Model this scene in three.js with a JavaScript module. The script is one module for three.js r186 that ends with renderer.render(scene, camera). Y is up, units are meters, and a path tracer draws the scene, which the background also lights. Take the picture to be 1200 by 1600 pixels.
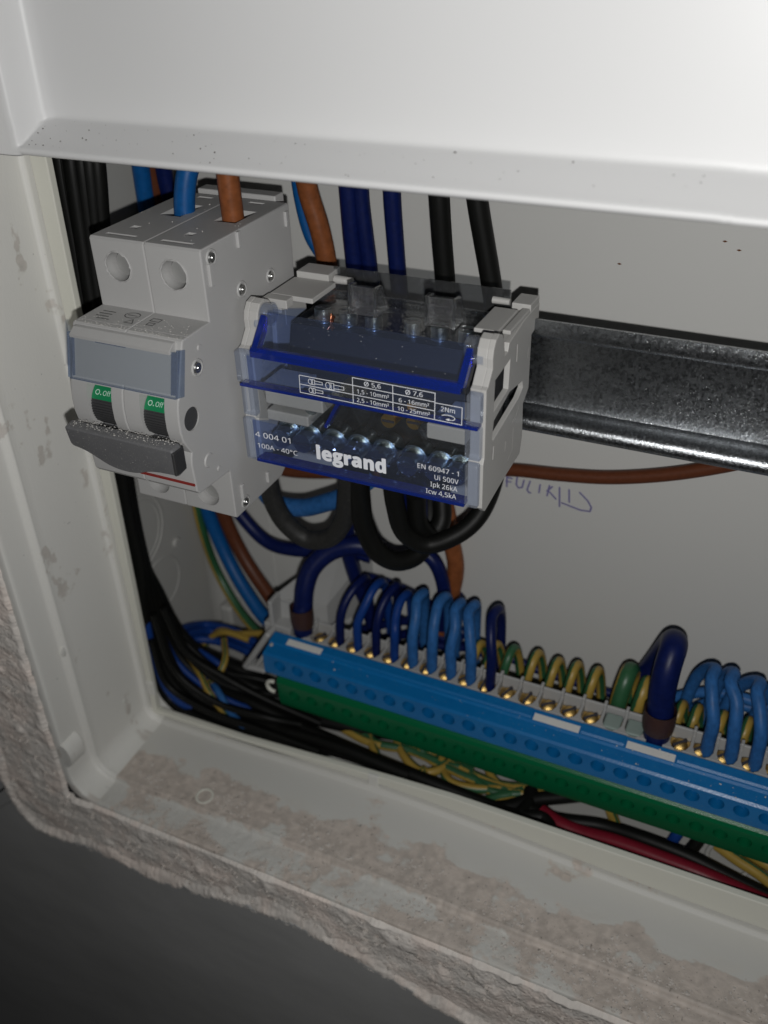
import * as THREE from 'three';
import { RoundedBoxGeometry } from 'three/addons/geometries/RoundedBoxGeometry.js';
import { mergeGeometries, mergeVertices, toCreasedNormals } from 'three/addons/utils/BufferGeometryUtils.js';
import { Brush, Evaluator, SUBTRACTION } from 'three-bvh-csg';

// ---------------------------------------------------------------- camera, light, exposure
// All shapes are written in millimetres (x along the mounting rail, y up, z out of the wall) and scaled to metres.
const MM = 0.001;
const scene = new THREE.Scene();
scene.background = new THREE.Color(0.006, 0.0062, 0.0066);            // the unlit room
const camera = new THREE.PerspectiveCamera(55.6, 0.75, 0.01, 20);
camera.position.set(0.18268, 0.12144, 0.24369);
camera.up.set(-0.21231, 0.83418, -0.50899);
camera.lookAt(0.145539, 0.066379, 0.168931);
camera.focus = 0.268;
camera.userData.fStop = 11;
scene.add(camera);
const renderer = new THREE.WebGLRenderer({ antialias: true });
renderer.setSize(768, 1024);
renderer.shadowMap.enabled = true;
renderer.toneMapping = THREE.LinearToneMapping;
renderer.toneMappingExposure = 1;
// the phone's flash, a small lamp just under its lens
const flash = new THREE.SpotLight(new THREE.Color(1, 0.995, 0.98), 0.170, 0, 1.5, 1, 2);
flash.name = 'phone_flash';
flash.position.set(0.1896, 0.1030, 0.2538);
flash.target.position.set(0.108, 0.046, 0.0);
flash.castShadow = true;
flash.shadow.radius = 0.13;
flash.shadow.mapSize.set(2048, 2048);
flash.shadow.camera.near = 0.02; flash.shadow.camera.far = 2;
scene.add(flash, flash.target);

// ---------------------------------------------------------------- helpers
let seed = 12345;
const rnd = () => { seed = (seed * 1664525 + 1013904223) >>> 0; return seed / 4294967296; };
const rr = (a, b) => a + (b - a) * rnd();
const hash = (x, y, s) => { let h = (x * 374761393 + y * 668265263 + s * 2147483647) | 0; h = Math.imul(h ^ (h >>> 13), 1274126177); return ((h ^ (h >>> 16)) >>> 0) / 4294967296; };
function vnoise(x, y, s = 0, px = 0, py = 0) {                          // value noise, period px, py when given
  const ix = Math.floor(x), iy = Math.floor(y), fx = x - ix, fy = y - iy, u = fx * fx * (3 - 2 * fx), v = fy * fy * (3 - 2 * fy);
  const w = (i, j) => hash(px ? ((i % px) + px) % px : i, py ? ((j % py) + py) % py : j, s);
  return (w(ix, iy) * (1 - u) + w(ix + 1, iy) * u) * (1 - v) + (w(ix, iy + 1) * (1 - u) + w(ix + 1, iy + 1) * u) * v;
}
function fbm(x, y, s, oct = 5, per = 0) { let a = 0.5, t = 0, n = 0; for (let i = 0; i < oct; i++) { t += a * vnoise(x, y, s + i * 17, per, per); n += a; x *= 2; y *= 2; per *= 2; a *= 0.5; } return t / n; }
const clamp = THREE.MathUtils.clamp, sst = THREE.MathUtils.smoothstep;
function dataTex(w, h, fn, srgb = false) {
  const d = new Uint8Array(w * h * 4);
  for (let j = 0; j < h; j++) for (let i = 0; i < w; i++) {
    const c = fn(i, j), k = (j * w + i) * 4;
    for (let q = 0; q < 3; q++) d[k + q] = clamp(Math.round((Array.isArray(c) ? c[q] : c) * 255), 0, 255);
    d[k + 3] = Array.isArray(c) && c.length > 3 ? clamp(Math.round(c[3] * 255), 0, 255) : 255;
  }
  const t = new THREE.DataTexture(d, w, h); t.magFilter = THREE.LinearFilter; t.minFilter = THREE.LinearFilter; t.wrapS = t.wrapT = THREE.RepeatWrapping;
  if (srgb) t.colorSpace = THREE.SRGBColorSpace; t.needsUpdate = true; return t;
}
const toS = (c) => (c <= 0.0031308 ? c * 12.92 : 1.055 * Math.pow(c, 1 / 2.4) - 0.055);
const lin = (r, g, b) => new THREE.Color().setRGB(r, g, b);
const used = new Map();
function numbered(name) { const n = used.get(name) || 0; used.set(name, n + 1); return n ? name + '_' + String(n).padStart(3, '0') : name; }
function thing(name, label, category, origin = [0, 0, 0], group = '') {
  const g = new THREE.Group(); g.name = numbered(name); g.userData = { label, category }; if (group) g.userData.group = group;
  g.userData.origin = origin; g.position.set(origin[0] * MM, origin[1] * MM, origin[2] * MM); scene.add(g); return g;
}
function structure(name, label, origin = [0, 0, 0]) { const g = thing(name, label, 'setting', origin); delete g.userData.category; g.userData.kind = 'structure'; return g; }
function meshOf(name, geo, mat) { const m = new THREE.Mesh(geo, mat); m.name = name; m.castShadow = m.receiveShadow = true; return m; }
function originOf(o) { while (o && !o.userData.origin) o = o.parent; return o ? o.userData.origin : [0, 0, 0]; }
function part(parent, name, geo, mat, label) {                          // geo in world millimetres
  const o = originOf(parent); geo = geo.clone(); geo.translate(-o[0], -o[1], -o[2]); geo.scale(MM, MM, MM);
  const m = meshOf(name, geo, mat); if (label) m.userData.label = label; parent.add(m); return m;
}
function single(name, label, category, geo, mat, group = '', kind = '') {
  geo.computeBoundingBox(); const b = geo.boundingBox, o = [(b.min.x + b.max.x) / 2, b.min.y, (b.min.z + b.max.z) / 2];
  geo = geo.clone(); geo.translate(-o[0], -o[1], -o[2]); geo.scale(MM, MM, MM);
  const m = meshOf(numbered(name), geo, mat); m.position.set(o[0] * MM, o[1] * MM, o[2] * MM);
  m.userData = { label, category }; if (group) m.userData.group = group; if (kind) m.userData.kind = kind;
  scene.add(m); return m;
}
function boxUV(geo, tile = 10) {                                         // projected along the main direction of each face, tile in mm
  const g = geo.index ? geo.toNonIndexed() : geo.clone(), p = g.attributes.position, uv = new Float32Array(p.count * 2);
  const a = new THREE.Vector3(), b = new THREE.Vector3(), c = new THREE.Vector3();
  for (let i = 0; i < p.count; i += 3) {
    a.fromBufferAttribute(p, i); b.fromBufferAttribute(p, i + 1); c.fromBufferAttribute(p, i + 2);
    const n = b.clone().sub(a).cross(c.clone().sub(a)), ax = Math.abs(n.x), ay = Math.abs(n.y), az = Math.abs(n.z);
    [a, b, c].forEach((v, k) => { const q = ax > ay && ax > az ? [v.z, v.y] : ay > az ? [v.x, v.z] : [v.x, v.y]; uv[(i + k) * 2] = q[0] / tile; uv[(i + k) * 2 + 1] = q[1] / tile; });
  }
  g.setAttribute('uv', new THREE.BufferAttribute(uv, 2)); return g;
}
const box = (x0, x1, y0, y1, z0, z1, r = 0) => {
  const w = x1 - x0, h = y1 - y0, d = z1 - z0, g = r > 0 ? new RoundedBoxGeometry(w, h, d, 2, Math.min(r, w / 2.01, h / 2.01, d / 2.01)) : new THREE.BoxGeometry(w, h, d);
  return boxUV(g.translate((x0 + x1) / 2, (y0 + y1) / 2, (z0 + z1) / 2));
};
const shapeOf = (pts, holes = []) => { const s = new THREE.Shape(pts.map((p) => new THREE.Vector2(...p))); for (const h of holes) s.holes.push(new THREE.Path(h.map((p) => new THREE.Vector2(...p)))); return s; };
function extX(profile, x0, x1, bev = 0.3, holes = [], crease = 0.3) {                  // profile in [z, y]
  const g = new THREE.ExtrudeGeometry(shapeOf(profile, holes), { depth: x1 - x0 - 2 * bev, bevelEnabled: bev > 0, bevelSize: bev, bevelThickness: bev, bevelOffset: -bev, bevelSegments: 2, curveSegments: 8 });
  g.rotateY(-Math.PI / 2); g.translate(x1 - bev, 0, 0); return boxUV(toCreasedNormals(g, crease));
}
function extZ(profile, z0, z1, bev = 0.3, holes = []) {                  // profile in [x, y]
  const g = new THREE.ExtrudeGeometry(shapeOf(profile, holes), { depth: z1 - z0 - 2 * bev, bevelEnabled: bev > 0, bevelSize: bev, bevelThickness: bev, bevelOffset: -bev, bevelSegments: 2, curveSegments: 10 });
  g.translate(0, 0, z0 + bev); return boxUV(toCreasedNormals(g, 0.3));
}
function extY(profile, y0, y1, bev = 0.3) {                              // profile in [x, -z]
  const g = new THREE.ExtrudeGeometry(shapeOf(profile.map(([x, z]) => [x, -z])), { depth: y1 - y0 - 2 * bev, bevelEnabled: bev > 0, bevelSize: bev, bevelThickness: bev, bevelOffset: -bev, bevelSegments: 2 });
  g.rotateX(-Math.PI / 2); g.translate(0, y0 + bev, 0); return boxUV(toCreasedNormals(g, 0.3));
}
const cylX = (x0, x1, y, z, r, r2 = r, seg = 28) => new THREE.CylinderGeometry(r2, r, x1 - x0, seg).rotateZ(-Math.PI / 2).translate((x0 + x1) / 2, y, z);
const cylY = (x, y0, y1, z, r, r2 = r, seg = 28) => new THREE.CylinderGeometry(r2, r, y1 - y0, seg).translate(x, (y0 + y1) / 2, z);
const cylZ = (x, y, z0, z1, r, r2 = r, seg = 28) => new THREE.CylinderGeometry(r2, r, z1 - z0, seg).rotateX(Math.PI / 2).translate(x, y, (z0 + z1) / 2);
const merge = (list) => mergeGeometries(list.map((g) => { const q = g.index ? g.toNonIndexed() : g.clone(); for (const k of Object.keys(q.attributes)) if (!['position', 'normal', 'uv'].includes(k)) q.deleteAttribute(k); return q; }));
const evaluator = new Evaluator(); evaluator.useGroups = false; evaluator.attributes = ['position', 'normal', 'uv'];
function cut(geo, tools) { let a = new Brush(geo); a.updateMatrixWorld(); for (const t of tools) { const b = new Brush(t); b.updateMatrixWorld(); a = evaluator.evaluate(a, b, SUBTRACTION); } return boxUV(a.geometry); }
function tube(pts, r, tubular = 0, radial = 14, closedEnds = true) {
  const c = new THREE.CatmullRomCurve3(pts.map((p) => new THREE.Vector3(...p)), false, 'centripetal'), len = c.getLength();
  const n = tubular || clamp(Math.round(len / 1.6), 16, 160), g = new THREE.TubeGeometry(c, n, r, radial, false), uv = g.attributes.uv;
  for (let i = 0; i < uv.count; i++) uv.setX(i, uv.getX(i) * len / 20);
  if (!closedEnds) return g;
  const list = [g.toNonIndexed()];
  for (const t of [0, 1]) { const p = c.getPointAt(t), d = c.getTangentAt(t), q = new THREE.CircleGeometry(r, radial).applyQuaternion(new THREE.Quaternion().setFromUnitVectors(new THREE.Vector3(0, 0, 1), t ? d : d.negate())).translate(p.x, p.y, p.z); list.push(q.toNonIndexed()); }
  return mergeGeometries(list);
}
function grains(n, place, s0, s1) {                                      // n tiny angular grains merged, place(i) -> [x, y, z]
  const base = new THREE.OctahedronGeometry(1, 0), list = [];
  for (let i = 0; i < n; i++) { const p = place(i); if (!p) continue; const s = s0 + (s1 - s0) * rnd() ** 3, g = base.clone(); g.rotateX(rr(0, 6)); g.rotateY(rr(0, 6)); g.scale(s * rr(0.6, 1.4), s * rr(0.5, 1), s * rr(0.6, 1.4)); g.translate(p[0], p[1] + (p[3] ? 0 : s * 0.3), p[2]); list.push(g); }
  return mergeGeometries(list);
}

// ---------------------------------------------------------------- textures and materials
const tGrain = dataTex(256, 256, (i, j) => 0.5 + 0.25 * (fbm(i / 4, j / 4, 3, 3, 64) - 0.5) + 0.5 * (vnoise(i, j, 9, 256, 256) - 0.5));
const tWave = dataTex(256, 256, (i, j) => fbm(i / 64, j / 64, 21, 4, 4));
const tScuff = dataTex(256, 256, (i, j) => { const a = fbm(i / 32, j / 8, 41, 5, 8), b = vnoise(i / 2, j / 1.2, 4, 128, 213); return 0.36 + 0.3 * a + (b > 0.9 ? 0.2 : 0); });
const plastic = (r, g, b, rough = 0.5, bump = 0.00004, extra = {}) => new THREE.MeshPhysicalMaterial({ color: lin(r, g, b), roughness: rough, bumpMap: tGrain, bumpScale: bump, ...extra });
function mottle(r, g, b, amt, s, scale = 32) { return dataTex(256, 256, (i, j) => { const k = 1 - amt + 2 * amt * fbm(i / scale, j / scale, s, 5, 256 / scale); return [toS(r * k), toS(g * k), toS(b * k)]; }, true); }
const M = {
  lid: plastic(0.70, 0.70, 0.70, 0.42, 0.00001),
  shell: plastic(0.66, 0.655, 0.62, 0.5, 0.00002),
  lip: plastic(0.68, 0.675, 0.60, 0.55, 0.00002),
  inner: plastic(0.36, 0.357, 0.34, 0.55, 0.00002),  // box plastic in a darker tone, imitating weaker light deep in the box
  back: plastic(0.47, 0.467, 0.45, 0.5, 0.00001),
  greyBreaker: plastic(0.425, 0.421, 0.415, 0.55, 0.00003),
  greyBlock: plastic(0.46, 0.452, 0.435, 0.5, 0.00003),
  greyBar: plastic(0.34, 0.34, 0.335, 0.5, 0.00003),
  handle: plastic(0.03, 0.03, 0.031, 0.5, 0.0001),
  drum: plastic(0.045, 0.045, 0.047, 0.5, 0.00005),
  greenMark: plastic(0.018, 0.24, 0.10, 0.5),
  redLine: plastic(0.24, 0.025, 0.02, 0.5),
  ink: new THREE.MeshStandardMaterial({ color: lin(0.03, 0.03, 0.04), roughness: 0.7 }),
  screw: new THREE.MeshStandardMaterial({ color: lin(0.55, 0.55, 0.54), metalness: 1, roughness: 0.3 }),
  paleMetal: new THREE.MeshStandardMaterial({ color: lin(0.42, 0.42, 0.41), metalness: 0.55, roughness: 0.5 }),
  brass: new THREE.MeshStandardMaterial({ color: lin(0.8, 0.54, 0.19), metalness: 1, roughness: 0.4, bumpMap: tGrain, bumpScale: 0.00005 }),
  copper: new THREE.MeshStandardMaterial({ color: lin(0.75, 0.30, 0.16), metalness: 1, roughness: 0.3 }),
  zincScrew: new THREE.MeshStandardMaterial({ color: lin(0.5, 0.56, 0.57), metalness: 1, roughness: 0.28, bumpMap: tScuff, bumpScale: 0.0003 }),
  paper: plastic(0.35, 0.35, 0.345, 0.7),
  clear: new THREE.MeshPhysicalMaterial({ color: lin(0.9, 0.91, 0.92), transmission: 0.992, thickness: 0, roughness: 0.06, ior: 1.49, bumpMap: tWave, bumpScale: 0.0002 }),
  smoke: new THREE.MeshPhysicalMaterial({ color: lin(0.62, 0.63, 0.64), transmission: 0.97, thickness: 0, roughness: 0.06, ior: 1.49 }),
  // one blue polycarbonate for the whole cover: thin panes pass light, solid edges colour it by their thickness
  blueClear: new THREE.MeshPhysicalMaterial({ color: lin(0.70, 0.77, 0.93), transmission: 0.975, thickness: 0, roughness: 0.05, ior: 1.52, bumpMap: tWave, bumpScale: 0.00025 }),
  blueSolid: new THREE.MeshPhysicalMaterial({ color: lin(0.03, 0.075, 0.52), transmission: 0.72, thickness: 0.002, attenuationColor: lin(0.10, 0.22, 0.92), attenuationDistance: 0.0012, roughness: 0.08, ior: 1.52 }),
  horn: new THREE.MeshPhysicalMaterial({ color: lin(1, 1, 1), transmission: 0.97, thickness: 0.001, attenuationColor: lin(0.8, 0.82, 0.84), attenuationDistance: 0.004, roughness: 0.05, ior: 1.5 }),
  blueSide: new THREE.MeshPhysicalMaterial({ color: lin(0.83, 0.86, 0.92), transmission: 0.93, thickness: 0, roughness: 0.12, ior: 1.52 }),
  labelClear: new THREE.MeshPhysicalMaterial({ color: lin(0.935, 0.955, 0.98), transmission: 0.97, thickness: 0, roughness: 0.06, ior: 1.49 }),
  labelEdge: new THREE.MeshPhysicalMaterial({ color: lin(0.55, 0.62, 0.74), transmission: 0.85, thickness: 0, roughness: 0.12, ior: 1.49 }),
  blueBar: new THREE.MeshPhysicalMaterial({ color: lin(0.003, 0.115, 0.33), roughness: 0.3, bumpMap: tGrain, bumpScale: 0.00003, clearcoat: 0.15, clearcoatRoughness: 0.2 }),
  greenBar: new THREE.MeshPhysicalMaterial({ color: lin(0.002, 0.108, 0.04), roughness: 0.26, specularIntensity: 0.7, bumpMap: tGrain, bumpScale: 0.00003 }),
  whiteLabel: plastic(0.62, 0.62, 0.6, 0.8, 0.0002),
  brownSleeve: plastic(0.04, 0.016, 0.012, 0.5, 0.00008),
  dust: new THREE.MeshStandardMaterial({ color: lin(0.5, 0.485, 0.46), roughness: 1 }),
  crumb: new THREE.MeshStandardMaterial({ color: lin(0.56, 0.52, 0.48), roughness: 1 }),
  speck: new THREE.MeshStandardMaterial({ color: lin(0.09, 0.08, 0.07), roughness: 1 }),
  rust: new THREE.MeshStandardMaterial({ color: lin(0.12, 0.045, 0.015), roughness: 1 }),
};
const tDustyGrey = dataTex(512, 512, (i, j) => { const n = fbm(i / 40, j / 40, 77, 4, 12), f = vnoise(i / 2, j / 2, 5, 256, 256), g = vnoise(i / 3.5, j / 3.5, 15, 146, 146), d = f > 0.97 - 0.1 * n ? 1 : g > 0.985 ? 0.9 : 0; const b = 0.125 + 0.012 * n; return d ? [0.56, 0.55, 0.53].map((c) => c * (0.75 + 0.25 * f)) : [toS(b), toS(b), toS(b * 1.04)]; }, true);
M.dustyHandle = new THREE.MeshStandardMaterial({ map: tDustyGrey, roughness: 0.6, bumpMap: tGrain, bumpScale: 0.00003 });
const tBlueDust = (seedN, den) => dataTex(512, 512, (i, j) => { const n = fbm(i / 60, j / 60, seedN, 4, 8), f = vnoise(i / 2.4, j / 2.4, seedN + 5, 213, 213); return f > den - 0.05 * n ? [0.5, 0.55, 0.6] : [toS(0.002 + 0.003 * n), toS(0.105 + 0.03 * n), toS(0.305 + 0.05 * n)]; }, true);
M.blueBarTop = new THREE.MeshPhysicalMaterial({ map: tBlueDust(303, 0.992), roughness: 0.3, specularIntensity: 0.7, bumpMap: tGrain, bumpScale: 0.00004 });
function cableMat(r, g, b, rough = 0.42, amt = 0.16, bump = 0.0001) { return new THREE.MeshPhysicalMaterial({ map: mottle(r, g, b, amt, Math.floor(r * 9000 + b * 700), 16), roughness: rough, specularIntensity: 0.4, bumpMap: tScuff, bumpScale: bump }); }
function stripe(g0, phase) { const t = dataTex(64, 128, (i, j) => { const a = (j / 128 + phase) % 1, n = 0.85 + 0.3 * fbm(i / 16, j / 16, 8, 3, 4), e = 0.012 * (vnoise(i / 3, 0, 2, 21, 0) - 0.5), gr = (a + e > 0.1 && a + e < 0.1 + g0) || (a + e > 0.6 && a + e < 0.6 + g0 * 0.8); return gr ? [toS(0.02 * n), toS(0.085 * n), toS(0.035 * n)] : [toS(0.30 * n), toS(0.20 * n), toS(0.038 * n)]; }, true); return new THREE.MeshPhysicalMaterial({ map: t, roughness: 0.42, bumpMap: tScuff, bumpScale: 0.0001 }); }
const C = {
  blueM: cableMat(0.004, 0.068, 0.22), blueL: cableMat(0.022, 0.098, 0.27, 0.45, 0.3), blueD: cableMat(0.006, 0.034, 0.17), navy: cableMat(0.0032, 0.008, 0.058, 0.4, 0.28),
  brownL: cableMat(0.19, 0.062, 0.022, 0.4, 0.3), brownD: cableMat(0.088, 0.027, 0.012), black: cableMat(0.0048, 0.005, 0.0045, 0.5), blackDust: null, red: cableMat(0.15, 0.008, 0.018, 0.4),
  yg: stripe(0.2, 0.05), ygG: stripe(0.34, 0.3), yellow: stripe(0.1, 0.62),
};
C.blackDust = new THREE.MeshStandardMaterial({ map: dataTex(256, 256, (i, j) => { const n = fbm(i / 24, j / 40, 91, 4, 8), f = vnoise(i / 1.5, j / 2.5, 6, 170, 102); return f > 0.94 - 0.12 * n ? [0.36, 0.35, 0.33] : [toS(0.009 + 0.009 * n), toS(0.009 + 0.009 * n), toS(0.0085 + 0.0085 * n)]; }, true), roughness: 0.6, bumpMap: tScuff, bumpScale: 0.0002 });

// ---------------------------------------------------------------- setting: wall and broken plaster round the box
function gridMesh(nu, nv, fn) {                                          // fn(u index, v index) -> [x, y, z, u, v]
  const pos = [], uv = [], idx = [];
  for (let j = 0; j <= nv; j++) for (let i = 0; i <= nu; i++) { const q = fn(i, j); pos.push(q[0], q[1], q[2]); uv.push(q[3] ?? i / nu, q[4] ?? j / nv); }
  for (let j = 0; j < nv; j++) for (let i = 0; i < nu; i++) { const a = j * (nu + 1) + i, b = a + 1, c = a + nu + 1, d = c + 1; idx.push(a, b, d, a, d, c); }
  const g = new THREE.BufferGeometry(); g.setAttribute('position', new THREE.Float32BufferAttribute(pos, 3)); g.setAttribute('uv', new THREE.Float32BufferAttribute(uv, 2)); g.setIndex(idx); g.computeVertexNormals(); return g;
}
const bow = (x) => 4.8 * Math.exp(-(((x - 80) / 68) ** 2));              // the frame is squeezed a little upward mid span
{
  // edge of the painted wall around the chiselled hole, mm
  const shift = ([x, y]) => [x - 4.4, y - 5.2];
  const key = [[-67, -120], [-69, -150], [-67.5, -168], [-65, -182], [-58, -189.5], [-39, -190], [-20, -187], [-8, -190], [12, -188], [36, -184], [61, -181], [90, -187], [118, -195], [150, -199], [190, -202], [250, -205]];
  const c = new THREE.CatmullRomCurve3(key.map(shift).map(([x, y]) => new THREE.Vector3(x, y, 0)), false, 'centripetal'), edge = [], even = [];
  for (let i = 0; i <= 1100; i++) { const p = c.getPointAt(i / 1100), s = i * 0.344; even.push([p.x, p.y]); edge.push([p.x + 2.2 * (fbm(s / 9, 3, 5, 4) - 0.5) + 1.1 * (vnoise(s, 7, 6) - 0.5), p.y + 3.2 * (fbm(s / 9, 9, 8, 4) - 0.5) + 1.2 * (vnoise(s * 1.1, 5, 2) - 0.5)]); }
  const holePts = [...edge, [250, 300], [-67, 300]];
  const wallGeo = new THREE.ExtrudeGeometry(shapeOf([[-320, -420], [420, -420], [420, 340], [-320, 340]], [holePts]), { depth: 3.3, bevelEnabled: true, bevelSize: 0.5, bevelThickness: 0.6, bevelOffset: -0.5, bevelSegments: 2 });
  wallGeo.translate(0, 0, 72);
  const tWall = dataTex(512, 512, (i, j) => { const n = fbm(i / 128, j / 64, 31, 6, 4), s = fbm(i / 90, j / 16, 57, 4, 5), f = vnoise(i / 2, j / 2, 3, 256, 256), k = 0.33 + 0.11 * n + 0.03 * (s - 0.5) + (f > 0.985 ? 0.06 : 0); return [toS(k), toS(k * 1.0), toS(k * 0.99)]; }, true);
  const wallMat = new THREE.MeshStandardMaterial({ map: tWall, roughness: 0.8, bumpMap: dataTex(256, 256, (i, j) => fbm(i / 64, j / 64, 13, 6, 4)), bumpScale: 0.0005 });
  const wall = structure('wall', 'dark grey painted wall below the box', [0, -420, 72]);
  part(wall, 'painted_face', boxUV(wallGeo, 160), wallMat);
  // crumbly cut edge of the coating along the hole
  const rimRows = [[-3.4, -0.7], [-2.2, -0.05], [-1.2, 0.3], [-0.3, 0.5], [0.5, 0.4], [1.2, -0.1], [1.9, -0.7], [2.6, -1.3], [3.4, -1.9], [4.2, -2.5], [5.2, -3.1], [6.4, -3.7], [7.8, -4.6]];
  const rimGeo = gridMesh(edge.length - 1, rimRows.length - 1, (i, j) => {
    const u = clamp((j - 3) / 3, 0, 1), x = edge[i][0] * (1 - u) + even[i][0] * u, y = edge[i][1] * (1 - u) + even[i][1] * u, a = even[Math.max(0, i - 12)], b = even[Math.min(even.length - 1, i + 12)], l = Math.hypot(b[0] - a[0], b[1] - a[1]) || 1, nx = -(b[1] - a[1]) / l, ny = (b[0] - a[0]) / l;
    const n = fbm(i / 3.1, j * 0.9, 17, 3), m = fbm(i / 22, j / 3.2, 19, 5), q = fbm(i / 4.3, j * 1.1 + 40, 29, 3), s = rimRows[j], o = s[0] * (j < 3 ? 0.4 + 1.3 * m : 1) + (n - 0.5) * (j < 5 ? 1.2 : 0.5) + (m - 0.5) * (j < 5 ? 1.8 : 0.6);
    return [x + nx * o + (q - 0.5) * 0.8, y + ny * o, 75.75 + s[1] * 0.62 + (q - 0.5) * (j < 5 ? 0.4 : 0.9) + (m - 0.5) * (j < 3 ? 0 : 1.6), (x + nx * o) / 130, (y + ny * o + s[1]) / 130];
  });
  // rough plaster between wall and box
  const plaster = structure('plaster', 'rough pinkish grey plaster packed around the box', [0, -210, 74]);
  const tPl = dataTex(1024, 1024, (i, j) => { const n = fbm(i / 90, j / 90, 71, 6, 11), f = fbm(i / 9, j / 9, 72, 3, 113), k = 0.66 + 0.24 * (n - 0.2) + 0.14 * (f - 0.5), p = sst(fbm(i / 60, j / 60, 73, 4, 17), 0.4, 0.7), d = vnoise(i / 3, j / 3, 77, 341, 341) > 0.975 ? 0.55 : 1; return [toS(k * d * (1.02 + 0.06 * p)), toS(k * d * (0.955 + 0.0 * p)), toS(k * d * (0.89 - 0.02 * p))]; }, true);
  const plMat = new THREE.MeshStandardMaterial({ map: tPl, roughness: 1, bumpMap: dataTex(512, 512, (i, j) => 0.6 * fbm(i / 40, j / 40, 61, 6, 12) + 0.4 * vnoise(i / 3, j / 3, 62, 170, 170)), bumpScale: 0.0007 });
  part(wall, 'broken_plaster_edge', rimGeo, plMat, 'pale crumbly edge of the wall coating around the hole');
  const zP = (x, y) => 74.2 + 2.2 * (fbm(x / 24, y / 8, 81, 5) - 0.45) + 0.45 * (vnoise(x / 2.4, y / 2.4, 82) - 0.5) + 1.2 * Math.max(0, vnoise(x / 6, y / 6, 85) - 0.72) * 4;
  part(plaster, 'plaster_below', gridMesh(300, 50, (i, j) => { const x = -90 + i * 1.15, y = -167.4 - j * 0.85; return [x, y, zP(x, y) - (j === 0 ? 2 : 0), x / 130, y / 130]; }), plMat);
  part(plaster, 'plaster_beside', gridMesh(42, 190, (i, j) => { const x = -39.6 - i * 0.9, y = -168.4 + j * 0.9; return [x, y, zP(x, y) - (i === 0 ? 1.2 : 0), x / 130, y / 130]; }), plMat);
}

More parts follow.
